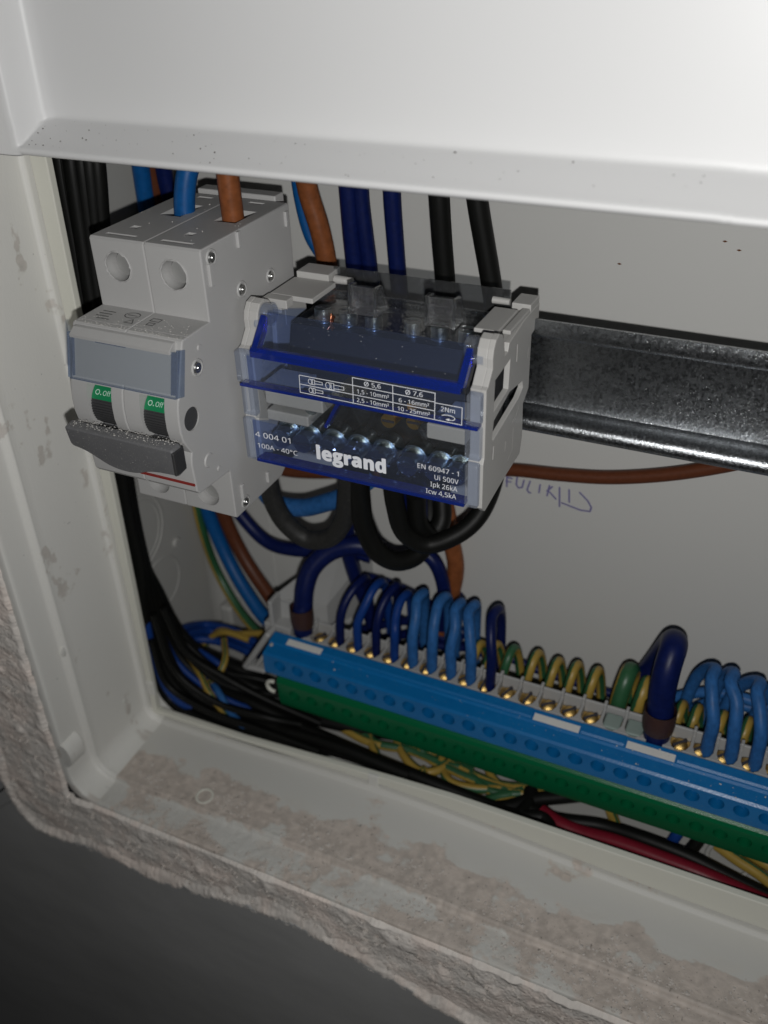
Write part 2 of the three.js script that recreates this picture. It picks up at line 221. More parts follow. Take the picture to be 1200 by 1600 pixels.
// ---------------------------------------------------------------- recessed distribution box
const boxThing = thing('distribution_box', 'cream white recessed plastic electrical box holding the rail and wiring', 'enclosure', [90, -166, -31]);
{
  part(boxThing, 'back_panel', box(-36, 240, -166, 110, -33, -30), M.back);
  // left inner wall with a rounded corner to the back
  const prof = [[-33.6, 29.4], [-35, 27], [-35, -22]]; for (let a = 0; a <= 6; a++) { const t = (a / 6) * Math.PI / 2; prof.push([-35 + 7.6 * (1 - Math.cos(t)), -22 - 7.9 * Math.sin(t)]); }
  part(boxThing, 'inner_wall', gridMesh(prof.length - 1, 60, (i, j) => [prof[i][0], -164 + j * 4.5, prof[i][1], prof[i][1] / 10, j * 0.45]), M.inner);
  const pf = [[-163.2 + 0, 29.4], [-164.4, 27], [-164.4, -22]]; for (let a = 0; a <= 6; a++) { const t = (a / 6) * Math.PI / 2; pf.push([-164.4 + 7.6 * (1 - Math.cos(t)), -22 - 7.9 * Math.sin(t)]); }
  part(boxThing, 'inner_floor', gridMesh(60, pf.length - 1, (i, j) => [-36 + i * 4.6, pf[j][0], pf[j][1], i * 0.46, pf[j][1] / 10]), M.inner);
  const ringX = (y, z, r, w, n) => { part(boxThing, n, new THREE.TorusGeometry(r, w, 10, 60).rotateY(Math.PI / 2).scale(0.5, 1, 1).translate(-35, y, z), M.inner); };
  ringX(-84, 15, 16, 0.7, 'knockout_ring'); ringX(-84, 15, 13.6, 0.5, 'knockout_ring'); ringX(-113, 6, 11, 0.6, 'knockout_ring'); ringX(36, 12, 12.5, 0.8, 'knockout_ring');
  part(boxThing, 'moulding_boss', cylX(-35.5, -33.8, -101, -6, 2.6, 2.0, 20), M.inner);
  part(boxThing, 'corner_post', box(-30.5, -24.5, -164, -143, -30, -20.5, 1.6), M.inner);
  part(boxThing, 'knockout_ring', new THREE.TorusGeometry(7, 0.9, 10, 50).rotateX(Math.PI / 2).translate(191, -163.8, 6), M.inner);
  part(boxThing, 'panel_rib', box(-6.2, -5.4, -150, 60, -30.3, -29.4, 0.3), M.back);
  // flat lip facing the viewer
  const inner = [[-25.2, 110], [-25.4, 55], [-29.3, -159.2], [12, -158.0], [45, -155.0], [76, -152.3], [98, -150.8], [150, -150.2], [204, -149.7], [245, -149]], outer = [];
  for (let x = 245; x >= -32.4; x -= 8) outer.push([x, -161.5 + bow(x)]); outer.push([-31.5, -161.5], [-31.5, 110]);
  part(boxThing, 'front_lip', extZ([...inner, ...outer], 27.4, 30, 0.35), M.lip);
  part(boxThing, 'moulding_notch', box(66.2, 70.4, -158.2, -152.6, 29.2, 30.5, 0.4), M.shell);
  part(boxThing, 'moulding_notch', box(-31.8, -28.2, -150.5, -143.5, 29.2, 30.4, 0.4), M.shell);
  // deep side walls from the lip out to the wall, with step and flange
  const dep = [[23.5, -0.1], [30.4, 0], [31.4, 0.1], [31.9, 0.9], [32.6, 1.1], [40, 1.4], [50, 1.8], [57, 2.1], [59.4, 2.2], [60.0, 1.9], [60.8, 1.95], [61.4, 2.7], [61.7, 3.7], [63, 3.9], [68, 4.0], [71.4, 4.0], [72.7, 4.0], [73.2, 4.5], [73.3, 6], [73.2, 7.4], [72.8, 8.2], [71.5, 8.4]];
  const fade = (z) => clamp(1 - (z - 30) / 43, 0, 1);
  const tDirty = dataTex(2048, 512, (i, j) => {
    const x = -36 + (i / 2048) * 276, z = 27 + (j / 512) * 48, w = fbm(x / 14, z / 9, 201, 6), fine = fbm(x / 2.2, z / 2.2, 205, 4), band = (sst(z, 42, 52) - 0.55 * sst(z, 60.5, 62.5)) * (0.8 + 0.4 * vnoise(x / 20, z / 3, 233)), smear = sst(w + 0.46 * band + 0.25 * (fine - 0.5), 0.66, 0.78), b = sst(vnoise(x / 7, z / 5, 207) + 0.5 * (fine - 0.5), 0.45, 0.8) * sst(z, 40, 52) * 0.5;
    const m = clamp(smear * 0.95 + b * 0.6, 0, 1), grit = vnoise(x * 1.6, z * 1.6, 209), dark = grit > 0.93 && m > 0.3 ? 0.45 : 1, k = 0.66 + 0.5 * fine;
    return [toS((0.585 * (1 - m) + 0.56 * k * m) * dark), toS((0.58 * (1 - m) + 0.495 * k * m) * dark), toS((0.545 * (1 - m) + 0.44 * k * m) * dark)];
  }, true); tDirty.wrapS = tDirty.wrapT = THREE.ClampToEdgeWrapping;
  const tDirtyB = dataTex(1024, 256, (i, j) => { const x = -36 + (i / 1024) * 276, z = 27 + (j / 256) * 48; return 0.3 + (0.6 * fbm(x / 2.2, z / 2.2, 205, 4) + 0.4 * fbm(x / 6, z / 5, 212, 3)) * sst(z, 42, 60) * 0.6; });
  const dirty = new THREE.MeshPhysicalMaterial({ map: tDirty, bumpMap: tDirtyB, bumpScale: 0.0012, roughness: 0.62 });
  part(boxThing, 'bottom_side', gridMesh(140, dep.length - 1, (i, j) => { const x = -26.6 + i * 1.93, [z, o] = dep[j]; return [x, -162.6 - o + bow(x) * fade(z), z, (x + 36) / 276, (z - 27) / 48]; }), dirty, 'dusty bottom side smeared with plaster');
  const tLeft = dataTex(512, 1024, (i, j) => { const z = 27 + (i / 512) * 48, y = -168 + (j / 1024) * 280, w = fbm(y / 16, z / 8, 221, 6), fine = fbm(y / 2, z / 2, 225, 4), m = sst(w + 0.22 * (fine - 0.5), 0.68, 0.76) * 0.75, sp = vnoise(y * 0.9, z * 0.9, 227) > 0.988 ? 0.5 : 1, k = 0.75 + 0.4 * fine; return [toS((0.73 * (1 - m) + 0.52 * k * m) * sp), toS((0.725 * (1 - m) + 0.48 * k * m) * sp), toS((0.685 * (1 - m) + 0.44 * k * m) * sp)]; }, true); tLeft.wrapS = tLeft.wrapT = THREE.ClampToEdgeWrapping;
  const leftMat = new THREE.MeshPhysicalMaterial({ map: tLeft, roughness: 0.55, bumpMap: tGrain, bumpScale: 0.00004 });
  const arc = []; for (let k = 0; k <= 8; k++) { const t = (k / 8) * Math.PI / 2; arc.push([Math.cos(t), Math.sin(t)]); }
  const path = []; for (let y = 110; y > -156.7; y -= 6) path.push([-32.6, y, -1, 0]); for (const [cx, cy] of arc) path.push([-26.6 - 6 * cx, -156.6 - 6 * cy, -cx, -cy]);
  part(boxThing, 'left_side', gridMesh(path.length - 1, dep.length - 1, (i, j) => { const [x, y, nx, ny] = path[i], [z, o] = dep[j]; return [x + nx * o, y + ny * o + bow(x) * fade(z) * ny * ny, z, (z - 27) / 48, (y + ny * o + 168) / 280]; }), leftMat);
  // the rounded fixing tab in the lower corner and small moulding marks
  const tab = part(boxThing, 'fixing_tab', new THREE.CylinderGeometry(4.6, 5.0, 7.5, 28, 1, false).rotateX(Math.PI / 2).scale(0.8, 1.25, 1).translate(-37.2, -146, 69.5), leftMat);
  part(boxThing, 'moulding_dot', new THREE.SphereGeometry(1.3, 16, 10).scale(0.35, 1, 1).translate(-34.2, -146, 41), M.shell);
  part(boxThing, 'moulding_dot', new THREE.SphereGeometry(2.2, 20, 12).scale(0.2, 1, 1).translate(-35.3, -104, 61), M.shell);
  // marker pen writing on the back panel
  const cv = document.createElement('canvas'); cv.width = 512; cv.height = 256; const g = cv.getContext('2d'); g.strokeStyle = '#4b3d98'; g.lineWidth = 9; g.lineCap = 'round'; g.lineJoin = 'round';
  // strokes in px of the pen's own sheet (1 unit = 0.075 mm)
  const st = [[[22, 80], [24, 128]], [[22, 84], [44, 84]], [[20, 104], [40, 102]], [[66, 74], [64, 108], [74, 122], [90, 116], [96, 80]], [[122, 78], [112, 122], [122, 134], [128, 132]], [[165, 84], [163, 122]], [[204, 78], [198, 128]], [[196, 106], [216, 80]], [[200, 102], [236, 134]], [[246, 76], [254, 166]], [[286, 76], [292, 134]], [[330, 78], [366, 108], [384, 136], [380, 156], [340, 160], [262, 146]]];
  for (const s of st) { g.beginPath(); s.forEach(([x, y], i) => (i ? g.lineTo(x * 1.25, y * 1.25) : g.moveTo(x * 1.25, y * 1.25))); g.stroke(); }
  const ct = new THREE.CanvasTexture(cv); ct.colorSpace = THREE.SRGBColorSpace;
  part(boxThing, 'pen_writing', new THREE.PlaneGeometry(34, 17).rotateZ(-0.02).translate(109.5, -55.5, -29.93), new THREE.MeshStandardMaterial({ map: ct, transparent: true, opacity: 0.55, roughness: 0.8 }), 'violet pen letters written on the back panel');
  for (const [x, y] of [[152.9, 34.9], [156.9, 32.9], [125.1, 25.3]]) part(boxThing, 'rust_chip', new THREE.OctahedronGeometry(0.55).scale(1.3, 0.55, 0.5).translate(x, y, -29.8), M.rust);
}

// ---------------------------------------------------------------- white cover over the upper row
{
  const cover = thing('box_cover', 'white plastic cover with a recessed panel over the upper half of the box', 'cover', [90, 61, 20]);
  const yb = [[61.5, 18], [61.4, 30], [61.4, 42], [61.55, 43.8], [62, 44.9], [62.7, 45.5], [63.4, 45.45], [63.85, 45], [64.3, 44], [65.4, 42], [67, 39.2], [68.6, 36.4], [69.2, 35.3], [69.7, 34.8], [70.4, 34.55], [71.5, 34.5], [90, 34.5], [125, 34.5]];
  const xl2 = [[-31, 18], [-31, 30], [-31, 42], [-30.7, 44.5], [-29.8, 45.5], [-26, 45.6], [-21.5, 45.6], [-20, 45.4], [-19.2, 44.7], [-18.8, 43.5], [-18.4, 41], [-18, 38.6], [-17.3, 36.6], [-16, 35.4], [-13.5, 34.75], [-9, 34.5], [20, 34.5], [80, 34.5], [158, 34.5], [159.6, 34.5], [160.2, 33.9], [161.4, 33.85], [162, 34.5], [170, 34.5], [250, 34.5]];
  part(cover, 'cover_frame_and_panel', gridMesh(xl2.length - 1, yb.length - 1, (i, j) => { const [x, zx] = xl2[i], [y, zy] = yb[j]; const sk = Math.min(i < 3 ? zx : 99, j < 3 ? zy : 99); return [x, y, sk < 44 ? Math.min(sk, Math.max(zx, zy)) : Math.max(zx, zy), x / 10, y / 10]; }), M.lid);
}

// ---------------------------------------------------------------- mounting rail
{
  const rail = thing('mounting_rail', 'galvanised steel mounting rail with speckled dark face', 'rail', [110, -17.5, -8]);
  const o = [[0, 17.6], [0.2, 13.6], [-0.3, 12.6], [-1.2, 12.1], [-6, 12.05], [-6.9, 11.6], [-7.1, 10.6], [-7.1, -10.6], [-6.9, -11.6], [-6, -12.0], [-4.2, -12.1], [-2.8, -12.4], [-1.7, -12.85], [-0.9, -13.4], [-0.35, -14.05], [-0.05, -14.8], [0.05, -15.6], [0, -16.4], [-0.3, -17.1], [-0.8, -17.6]], i2 = [[-1.6, -17.2], [-1.1, -16.2], [-1.0, -15.3], [-1.4, -14.4], [-2.4, -13.6], [-3.6, -13.2], [-6.2, -13.05], [-7.6, -12.5], [-8.1, -11], [-8.1, 11], [-7.6, 12.5], [-6.2, 13.1], [-1.2, 13.2], [-0.85, 13.8], [-1, 17.6]];
  const tZ = dataTex(512, 512, (i, j) => { const n = fbm(i / 30, j / 30, 111, 4, 17), c = vnoise(i / 3.2, j / 3.2, 112, 160, 160), f = vnoise(i / 1.4, j / 1.4, 114, 366, 366), k = 0.27 + 0.15 * n + (f > 0.9 ? 0.34 : 0) + (c > 0.86 ? 0.12 : 0); return [toS(k * 0.96), toS(k), toS(k * 1.04)]; }, true);
  const tZr = dataTex(512, 512, (i, j) => { const f = vnoise(i / 2, j / 2, 121, 256, 256), n = fbm(i / 24, j / 24, 123, 4, 21); return 0.15 + 0.15 * n + 0.10 * f; });
  const tZb = dataTex(512, 512, (i, j) => 0.5 * vnoise(i / 2.5, j / 2.5, 131, 205, 205) + 0.5 * vnoise(i / 5, j / 5, 133, 102, 102));
  const zinc = new THREE.MeshStandardMaterial({ map: tZ, metalness: 1, roughness: 1, roughnessMap: tZr, bumpMap: tZb, bumpScale: 0.00006 });
  part(rail, 'rail_profile', boxUV(extX([...o, ...i2], -6, 260, 0.05, [], 0.62), 17), zinc);
}

// ---------------------------------------------------------------- two-pole circuit breaker
{
  const br = thing('circuit_breaker', 'grey two pole circuit breaker switched off with a dusty dark handle', 'circuit breaker', [17.8, -38.6, 30]);
  const prof = [[2, 42.4], [2.6, 43], [46.1, 43], [46.7, 42.4], [46.7, 23.8], [58.6, 23.6], [59.2, 23.2], [60.2, 20.5], [64.0, 9.4], [64.6, 8.6], [65.2, 6.4], [65.6, 3.5], [65.6, 0], [65, -3], [63.6, -5.6], [62.3, -7.6], [62.8, -9], [63.2, -11], [62.6, -19.8], [61.6, -21], [46.9, -21.9], [46.7, -22.4], [46.7, -38], [46, -38.6], [20, -38.6], [16, -36], [2, -36]];
  const burr = (x, y) => { const g = new THREE.TorusGeometry(4.1, 0.22, 8, 60), p = g.attributes.position; for (let i = 0; i < p.count; i++) { const a = Math.atan2(p.getY(i), p.getX(i)), k = 1 + 0.06 * (vnoise(a * 5 + x, 2, 61) - 0.5); p.setXYZ(i, p.getX(i) * k, p.getY(i) * k, p.getZ(i) * (0.5 + 2.2 * vnoise(a * 7 + x, 5, 63))); } g.computeVertexNormals(); return g.translate(x, y, 46.75); };
  const holeZ = (x, y) => cylZ(x, y, 37, 49, 4.0, 4.0, 36);
  for (const [x0, x1, hx, d0, d1] of [[0.05, 17.72, 8.3, 5.6, 13.9], [17.88, 35.6, 26.3, 23.2, 31.2]]) {
    const tools = [holeZ(hx, 35.4), holeZ(hx, -32), box(d0, d1, -7.4, 8.8, 51, 70), box(hx - 2.6, hx + 8 - 2.6, 34, 46, 13.5, 24.6), box(hx - 2, hx + 0.6, 41.6, 46, 35.2, 37.4), box(hx - 5, hx + 5, 42.3, 46, 42.6, 43.9), box(d0 + 1.5, d0 + 6.5, 42.4, 46, 5, 6.6), box(-1, 40, 23.3, 25, 56.7, 57.0)];
    tools[3] = box(hx - 1.4, hx + 5.6, 34, 46, 13.2, 24.4);
    if (x1 > 30) tools.push(cylX(30, 40, 1.7, 60.2, 3.3));
    part(br, 'pole_body', cut(extX(prof, x0, x1, 0.35), tools), M.greyBreaker);
    for (const y of [35.4, -32]) { part(br, 'clamp_screw', cylZ(hx + 0.15, y, 37.2, 43.6, 3.35, 3.2, 36), M.paleMetal); }
    part(br, 'hole_burr', burr(hx, 35.4), M.greyBreaker);
    const dr = part(br, 'toggle_drum', cylX(d0 + 0.15, d1 - 0.15, 1.2, 57.6, 7.0, 7.0, 48), M.drum);
    for (let k = 0; k < 9; k++) { const a = -0.55 + k * 0.11; part(dr, 'grip_rib', box(d0 + 0.3, d1 - 0.3, -0.22, 0.22, 6.9, 7.3).rotateX(-a).translate(0, 1.2, 57.6), M.drum); }
    const a0 = 0.42, a1 = 0.98, mk = gridMesh(1, 8, (i, j) => { const a = a0 + (a1 - a0) * (j / 8); return [d0 + 0.2 + i * (d1 - d0 - 0.4), 1.2 + 7.13 * Math.sin(a), 57.6 + 7.13 * Math.cos(a), i, j / 8]; });
    const cv = document.createElement('canvas'); cv.width = 256; cv.height = 128; const g = cv.getContext('2d'); g.fillStyle = '#178051'; g.fillRect(0, 0, 256, 128); g.strokeStyle = '#cfe8da'; g.lineWidth = 8; g.lineWidth = 7; g.beginPath(); g.arc(54, 64, 21, 0, 7); g.stroke(); g.fillStyle = '#cfe8da'; g.textBaseline = 'alphabetic'; g.font = 'bold 62px sans-serif'; g.fillText('.', 84, 86); g.font = '60px sans-serif'; g.fillText('Off', 110, 86);
    const t = new THREE.CanvasTexture(cv); t.colorSpace = THREE.SRGBColorSpace;
    part(dr, 'off_marker', mk, new THREE.MeshStandardMaterial({ map: t, roughness: 0.5 }), 'green strip on the drum reading O.Off');
  }
  // label pocket: clear cover over a grey card
  const tilt = (g) => g.rotateX(-0.262).translate(0, 15.5, 62.4);
  const lab = part(br, 'label_card', tilt(box(0.9, 34.7, -5.6, 5.3, -0.5, 0.1)), M.paper);
  const win = part(br, 'label_window', tilt(box(0.2, 35.5, -6.1, 5.7, 0.85, 1.05)), M.labelClear);
  for (const g of [box(-0.1, 0.5, -6.2, 6.2, -2.2, 1.1, 0.2), box(35.2, 35.8, -6.2, 6.2, -2.2, 1.1, 0.2), box(33.6, 33.9, -5.6, 5.6, 0.15, 0.85), box(34.4, 34.6, -5.6, 5.6, 0.15, 0.85), box(1.4, 1.7, -5.6, 5.6, 0.15, 0.85), box(0.5, 35.2, -6.5, -6.15, -0.6, 1.08, 0.1), box(9.5, 19.5, 4.6, 5.1, 0.95, 1.35, 0.15)]) part(win, 'window_edge', tilt(g), M.labelEdge);
  part(br, 'pocket_lip', extX([[57.2, 23.3], [60.4, 22.9], [62.6, 21.4], [62.5, 20.6], [60.8, 20.4], [58, 22.4]], 1.2, 33.6, 0.15), M.greyBreaker);
  // handle tying both poles
  const hs = new THREE.Shape(); hs.moveTo(0.4, -2.3); hs.lineTo(35.2, -2.3); hs.quadraticCurveTo(36.1, -2.6, 36.1, -4); hs.lineTo(36.1, -9.8); hs.quadraticCurveTo(36.1, -11, 34.8, -11.1); hs.bezierCurveTo(29, -11.3, 26.5, -11.6, 24, -12.6); hs.bezierCurveTo(20, -14.6, 14, -14.4, 10.5, -12.6); hs.bezierCurveTo(7, -10.8, 5.2, -9.4, 1.8, -9); hs.quadraticCurveTo(0, -8.8, 0, -7); hs.lineTo(0, -3); hs.quadraticCurveTo(0, -2.3, 0.4, -2.3);
  const hg = new THREE.ExtrudeGeometry(hs, { depth: 2.4, bevelEnabled: true, bevelSize: 0.6, bevelThickness: 0.8, bevelOffset: -0.6, bevelSegments: 4, curveSegments: 16 }); hg.translate(0, 0, 66.8);
  const hn = part(br, 'handle', boxUV(toCreasedNormals(hg.clone().translate(0, 6, -68).rotateX(0.16).translate(0, -6, 68.2), 0.4), 52), M.dustyHandle);
  for (const [a, b] of [[5.9, 13.7], [23.4, 31]]) part(hn, 'handle_arm', extX([[58, -0.8], [62, -4.6], [66.6, -3.2], [69, -3], [69, -6], [66.6, -7.4], [60, -8.2], [56, -6]], a, b, 0.3), M.dustyHandle);
  part(hn, 'handle_end', box(35.5, 36.4, -10.2, -3.2, 66.2, 71, 0.45), M.handle);
  part(br, 'red_line', box(17, 35.3, -17.9, -17.2, 61, 63.15), M.redLine);
  // side fittings
  const scr = (y, z, r) => { const s = part(br, 'rivet', cylX(35.4, 36.1, y, z, r, r * 0.8), M.screw); part(s, 'rivet_rim', new THREE.TorusGeometry(r * 1.25, r * 0.24, 8, 24).rotateY(Math.PI / 2).translate(35.62, y, z), M.greyBreaker); part(s, 'rivet_centre', cylX(36.05, 36.35, y, z, r * 0.42, r * 0.3), M.screw); };
  scr(39.8, 42.4, 1.55); scr(27, 30.3, 1.6); scr(25.7, 15.2, 1.5); scr(14.2, 54.8, 1.7); scr(-35.8, 41.1, 1.5);
  for (const [y, z, h, w] of [[35.6, 43.6, 6, 2.2], [40.6, 29.5, 4.4, 1.6], [39, 4.4, 4.4, 1.5], [-31.5, 42.2, 5, 1.5], [-34.4, 28.2, 3.6, 1.2]]) part(br, 'side_rib', box(35.4, 36.4, y - h / 2, y + h / 2, z - w / 2, z + w / 2, 0.3), M.greyBreaker);
  for (const [y, z, r] of [[19, 52.7, 0.95], [-13.5, 55.6, 2.3], [-18.3, 51.7, 0.85]]) part(br, 'side_dot', cylX(35.5, 36, y, z, r, r * 0.85), M.greyBreaker);
  part(br, 'pivot_plug', cylX(33.2, 35.2, 1.7, 60.2, 3.25, 3.25), M.drum);
  part(br, 'rear_clip', box(4, 31, 40.2, 44.2, -3.4, 1.6, 0.5), M.greyBreaker);
  const cv = document.createElement('canvas'); cv.width = 512; cv.height = 128; const g = cv.getContext('2d'); g.strokeStyle = '#4c4c4c'; g.lineWidth = 4; g.fillStyle = '#4c4c4c'; g.font = '22px sans-serif';
  g.beginPath(); g.ellipse(190, 44, 34, 22, 0, 0, 7); g.moveTo(166, 44); g.lineTo(214, 44); g.stroke(); g.beginPath(); g.moveTo(200, 104); g.lineTo(220, 74); g.lineTo(240, 104); g.closePath(); g.stroke(); g.strokeRect(290, 40, 44, 22); g.strokeRect(300, 76, 30, 18); for (const [x, y] of [[40, 40], [40, 60], [40, 80], [60, 100]]) g.fillRect(x, y, 64, 5);
  const t = new THREE.CanvasTexture(cv); t.colorSpace = THREE.SRGBColorSpace;
  part(br, 'printed_symbols', new THREE.PlaneGeometry(34, 10).rotateX(-Math.PI / 2).translate(17.8, 23.82, 52), new THREE.MeshStandardMaterial({ map: t, transparent: true, opacity: 0.75, roughness: 0.8 }));
}

// ---------------------------------------------------------------- distribution block with blue clear covers
{
  const X0 = 37.6, X1 = 110, blk = thing('distribution_block', 'grey power distribution block behind see-through blue covers with white lettering', 'terminal block', [73.8, -23, 18]);
  // end plates with see-through windows, [z, y]
  const ep = [[-3.6, 21.2], [8, 21.2], [21.4, 19.4], [22.4, 17.4], [24.6, 17.2], [25.6, 22], [27, 24], [29.4, 25], [31.8, 24.4], [33.4, 22.4], [34, 20], [33.8, 17.4], [36.8, 13.8], [38.0, 13.4], [38.0, -6], [38.8, -7.6], [38.8, -21], [36.2, -23.4], [21, -21.6], [7.6, -20.8], [6, -15.4], [6.8, -5], [2.4, -2], [2.4, 14], [-3.6, 15]];
  const slot = (p, w = 0.45) => { const up = [], dn = []; p.forEach(([z, y], i) => { const q = p[Math.min(i + 1, p.length - 1)], o = p[Math.max(i - 1, 0)], l = Math.hypot(q[0] - o[0], q[1] - o[1]), nx = -(q[1] - o[1]) / l * w, ny = (q[0] - o[0]) / l * w; up.push([z + nx, y + ny]); dn.unshift([z - nx, y - ny]); }); return [...up, ...dn]; };
  const wins = [[[31.4, 13.2], [20.2, 14.2], [20.8, 6], [31.8, 4.6]], [[19.4, 4.4], [8.8, 2.8], [7.8, 0.6], [11.3, -1], [31.5, -4], [32.4, -3.4], [31.4, 1.6]], slot([[14.6, 16.5], [14.6, 10.9]], 0.6), slot([[4.7, 11.4], [4.9, 7.8]], 0.4), slot([[31, -5.8], [31.3, -10.3]], 0.6), slot([[21, -9.4], [21.4, -12.9]], 0.4), slot([[14.7, -8.5], [15.1, -15.6], [19, -17.3]], 0.4), slot([[10.2, -3.5], [12.4, -5.5], [16.3, -6.8]], 0.4)];
  for (const [a, b] of [[X0, X0 + 4.4], [X1 - 4.4, X1]]) {
    const e = part(blk, 'end_plate', extX(ep, b < 60 ? a : b - 1.6, b < 60 ? a + 1.6 : b, 0.25, wins), M.greyBlock);
    // arched front shoulder and posts behind the skin
    part(e, 'arched_shoulder', extX([[24.8, 17.2], [25.7, 21.9], [27.1, 23.85], [29.4, 24.85], [31.7, 24.25], [33.25, 22.3], [33.85, 20], [33.65, 17.4], [36.6, 13.7], [37.8, 13.2], [37.8, 3], [34.8, 3], [31.5, 12.4], [27, 16]], b < 60 ? a + 1.5 : a, b < 60 ? b : b - 1.5, 0.3), M.greyBlock);
    part(e, 'front_post', extX([[35.2, 3], [37.4, 3], [37.4, -5.6], [38.6, -7.7], [38.6, -20.8], [36, -23.2], [33, -22.4], [33, -6]], b < 60 ? a + 1.5 : a, b < 60 ? b : b - 1.5, 0.3), M.greyBlock);
    part(e, 'top_rail', extX([[-3.4, 21], [8, 21], [21.2, 19.2], [21.2, 17.6], [8, 19], [-3.4, 19]], b < 60 ? a + 1.5 : a, b < 60 ? b : b - 1.5, 0.2), M.greyBlock);
  }
  // stepped grey caps on top
  const caps = [[X0 + 0.6, 52, 6.5, 20.5, 21.3, 22.9], [X0 + 1.2, 49.5, -1.5, 6.2, 21.3, 24.6], [X0 + 0.4, 46, 20.8, 24.6, 20.4, 23], [100.4, 107.2, 6.5, 22.4, 21.3, 22.5], [107.6, 109.9, 4.4, 20.6, 21.1, 22.3], [104.4, 109.9, -3.6, 4.1, 21.1, 23.2]];
  for (const [a, b, z0, z1, y0, y1] of caps) part(blk, 'top_cap', box(a, b, y0, y1, z0, z1, 0.35), M.greyBlock);
  part(blk, 'latch_pin', cylX(50, 55.5, 22.4, 3, 1.3, 1.1), M.greyBlock);
  part(blk, 'latch_pin', cylX(98, 103, 22, 1, 1.0, 0.9), M.greyBlock);
  // body core: dark floor, brass bars, clamp screws
  part(blk, 'core', extX([[3, 15], [20, 14.5], [22, 8], [24, 4], [24, -18], [8, -19], [7, -14], [3, -3]], 44, 103.5, 0.3), plastic(0.02, 0.02, 0.021, 0.5));
  part(blk, 'inner_shelf', extX([[24, -6.2], [35, -6.6], [35, -7.2], [24, -7]], 43.5, 104, 0.1), M.clear);
  for (const [a, b, y0, y1] of [[43.5, 62, 0.6, -3.4], [43.5, 57, -5.4, -8.6], [93, 104, 0.2, -4.4], [97, 104, 2.8, 0.9], [43, 55, 3, 2]]) part(blk, 'inner_bracket', box(a, b, Math.min(y0, y1), Math.max(y0, y1), 26, 36.4, 0.5), M.greyBlock);
  for (const x of [47, 54, 62, 70, 78, 87, 95, 101]) { const s = part(blk, 'clamp_screw', cylZ(x, -14.6, 28, 36, 3.2, 3.0), M.zincScrew); part(s, 'screw_slot', box(x - 2.4, x + 2.4, -15, -14.2, 35.7, 36.25), M.ink); part(s, 'screw_collar', cylZ(x, -14.6, 26, 31, 3.9, 3.9), M.zincScrew); }
  for (const [x0, x1, y] of [[64, 72, 1], [84, 90, -1]]) part(blk, 'busbar', box(x0, x1, y - 2, y + 2, 24.2, 29, 0.3), M.brass);
  for (const x of [52, 60, 68, 80, 88, 96]) { const s = part(blk, 'clamp_screw', cylY(x, 13, 18.5, 15, 2.6, 2.4), M.zincScrew); part(s, 'screw_slot', box(x - 2.2, x + 2.2, 18.3, 18.65, 14.6, 15.4), M.ink); }
  for (const [x, y] of [[50, -2], [57, -3.4], [81, -2.6], [88.5, -1.6], [92, -3.2]]) { const s = part(blk, 'terminal_screw', cylZ(x, y, 27, 34.5, 2.3, 2.1), x > 80 && x < 90 ? M.brass : M.zincScrew); part(s, 'screw_slot', box(x - 1.8, x + 1.8, y - 0.35, y + 0.35, 34.2, 34.7), M.ink); }
  for (const [x, w] of [[65.5, 0.5], [69.5, -0.5], [73.5, 0.5], [77.5, -0.5], [92, 0.4]]) part(blk, 'clear_fin', box(-0.4, 0.4, -4.6, 4.6, 30, 38, 0.1).rotateZ(w).translate(x, -1.6, 0), M.clear);
  const sp = part(blk, 'glint_grains', grains(240, () => { const x = rr(57, 92); return Math.abs(((x - 47) % 8) - 4) < 0.6 ? null : [x, rr(-17.5, -10.8), rr(34, 37.2), 1]; }, 0.15, 0.7), M.screw); sp.userData.kind = 'stuff';  // loose metal grains added between the screws to give glints
  part(blk, 'blue_fin', box(-0.5, 0.5, -4.4, 4.4, 36.5, 40).rotateZ(-0.5).translate(66.5, -1.4, 0), M.blueSolid);
  for (let k = 0; k < 9; k++) part(blk, 'copper_strand', tube([[59.6 + k * 0.25, 21, 24 + k * 0.2], [60 + rr(-0.6, 0.6), 19, 24.5 + rr(-0.6, 0.6)], [60 + rr(-1, 1), 17, 25 + rr(-1, 1)]], 0.22, 8, 6), M.copper);
  // clear top: rear screen and two open clear horns, a clear tray between
  part(blk, 'rear_screen', box(48.4, 103, 17.8, 25.3, 0.2, 0.9, 0.2), M.smoke);
  part(blk, 'screen_foot', box(48.4, 103, 17.2, 17.7, 0.2, 9, 0.15), M.clear);
  for (const cx of [66.6, 89.6]) {
    const s = part(blk, 'clear_horn', extX([[11, 19.5], [15, 27.4], [18.6, 27.8], [19.2, 19.5]], cx - 4.4, cx - 3.5, 0.12), M.horn);
    part(s, 'horn_side', extX([[11, 19.5], [15, 27.4], [18.6, 27.8], [19.2, 19.5]], cx + 3.5, cx + 4.4, 0.12), M.horn);
    part(s, 'horn_front', box(cx - 3.45, cx + 3.45, 19.5, 27.6, 17.9, 18.7, 0.15), M.horn);
    part(s, 'horn_back', box(cx - 3.45, cx + 3.45, -4, 4, -0.35, 0.35, 0.15).rotateX(0.45).translate(0, 23, 13.6), M.horn);
  }
  part(blk, 'clear_tray', box(53, 102, 19, 19.4, 10, 26, 0.1), M.clear);
  // upper hinged cover: sloped window, deep blue edges, front window with printed table
  const up = part(blk, 'upper_cover', extX([[33.2, 22.6], [33.9, 23.2], [41.0, 15.6], [40.4, 15]], 45.6, 103.2, 0.1), M.blueClear);
  part(up, 'front_window', box(42.2, 105.6, 4.2, 13.0, 40.9, 41.4, 0.1), M.blueClear);
  part(up, 'blue_edge', extX([[39.6, 15.5], [40.7, 15.5], [41.5, 14.6], [41.5, 12.9], [39.8, 12.9]], 43.4, 104.4, 0.2), M.blueSolid);
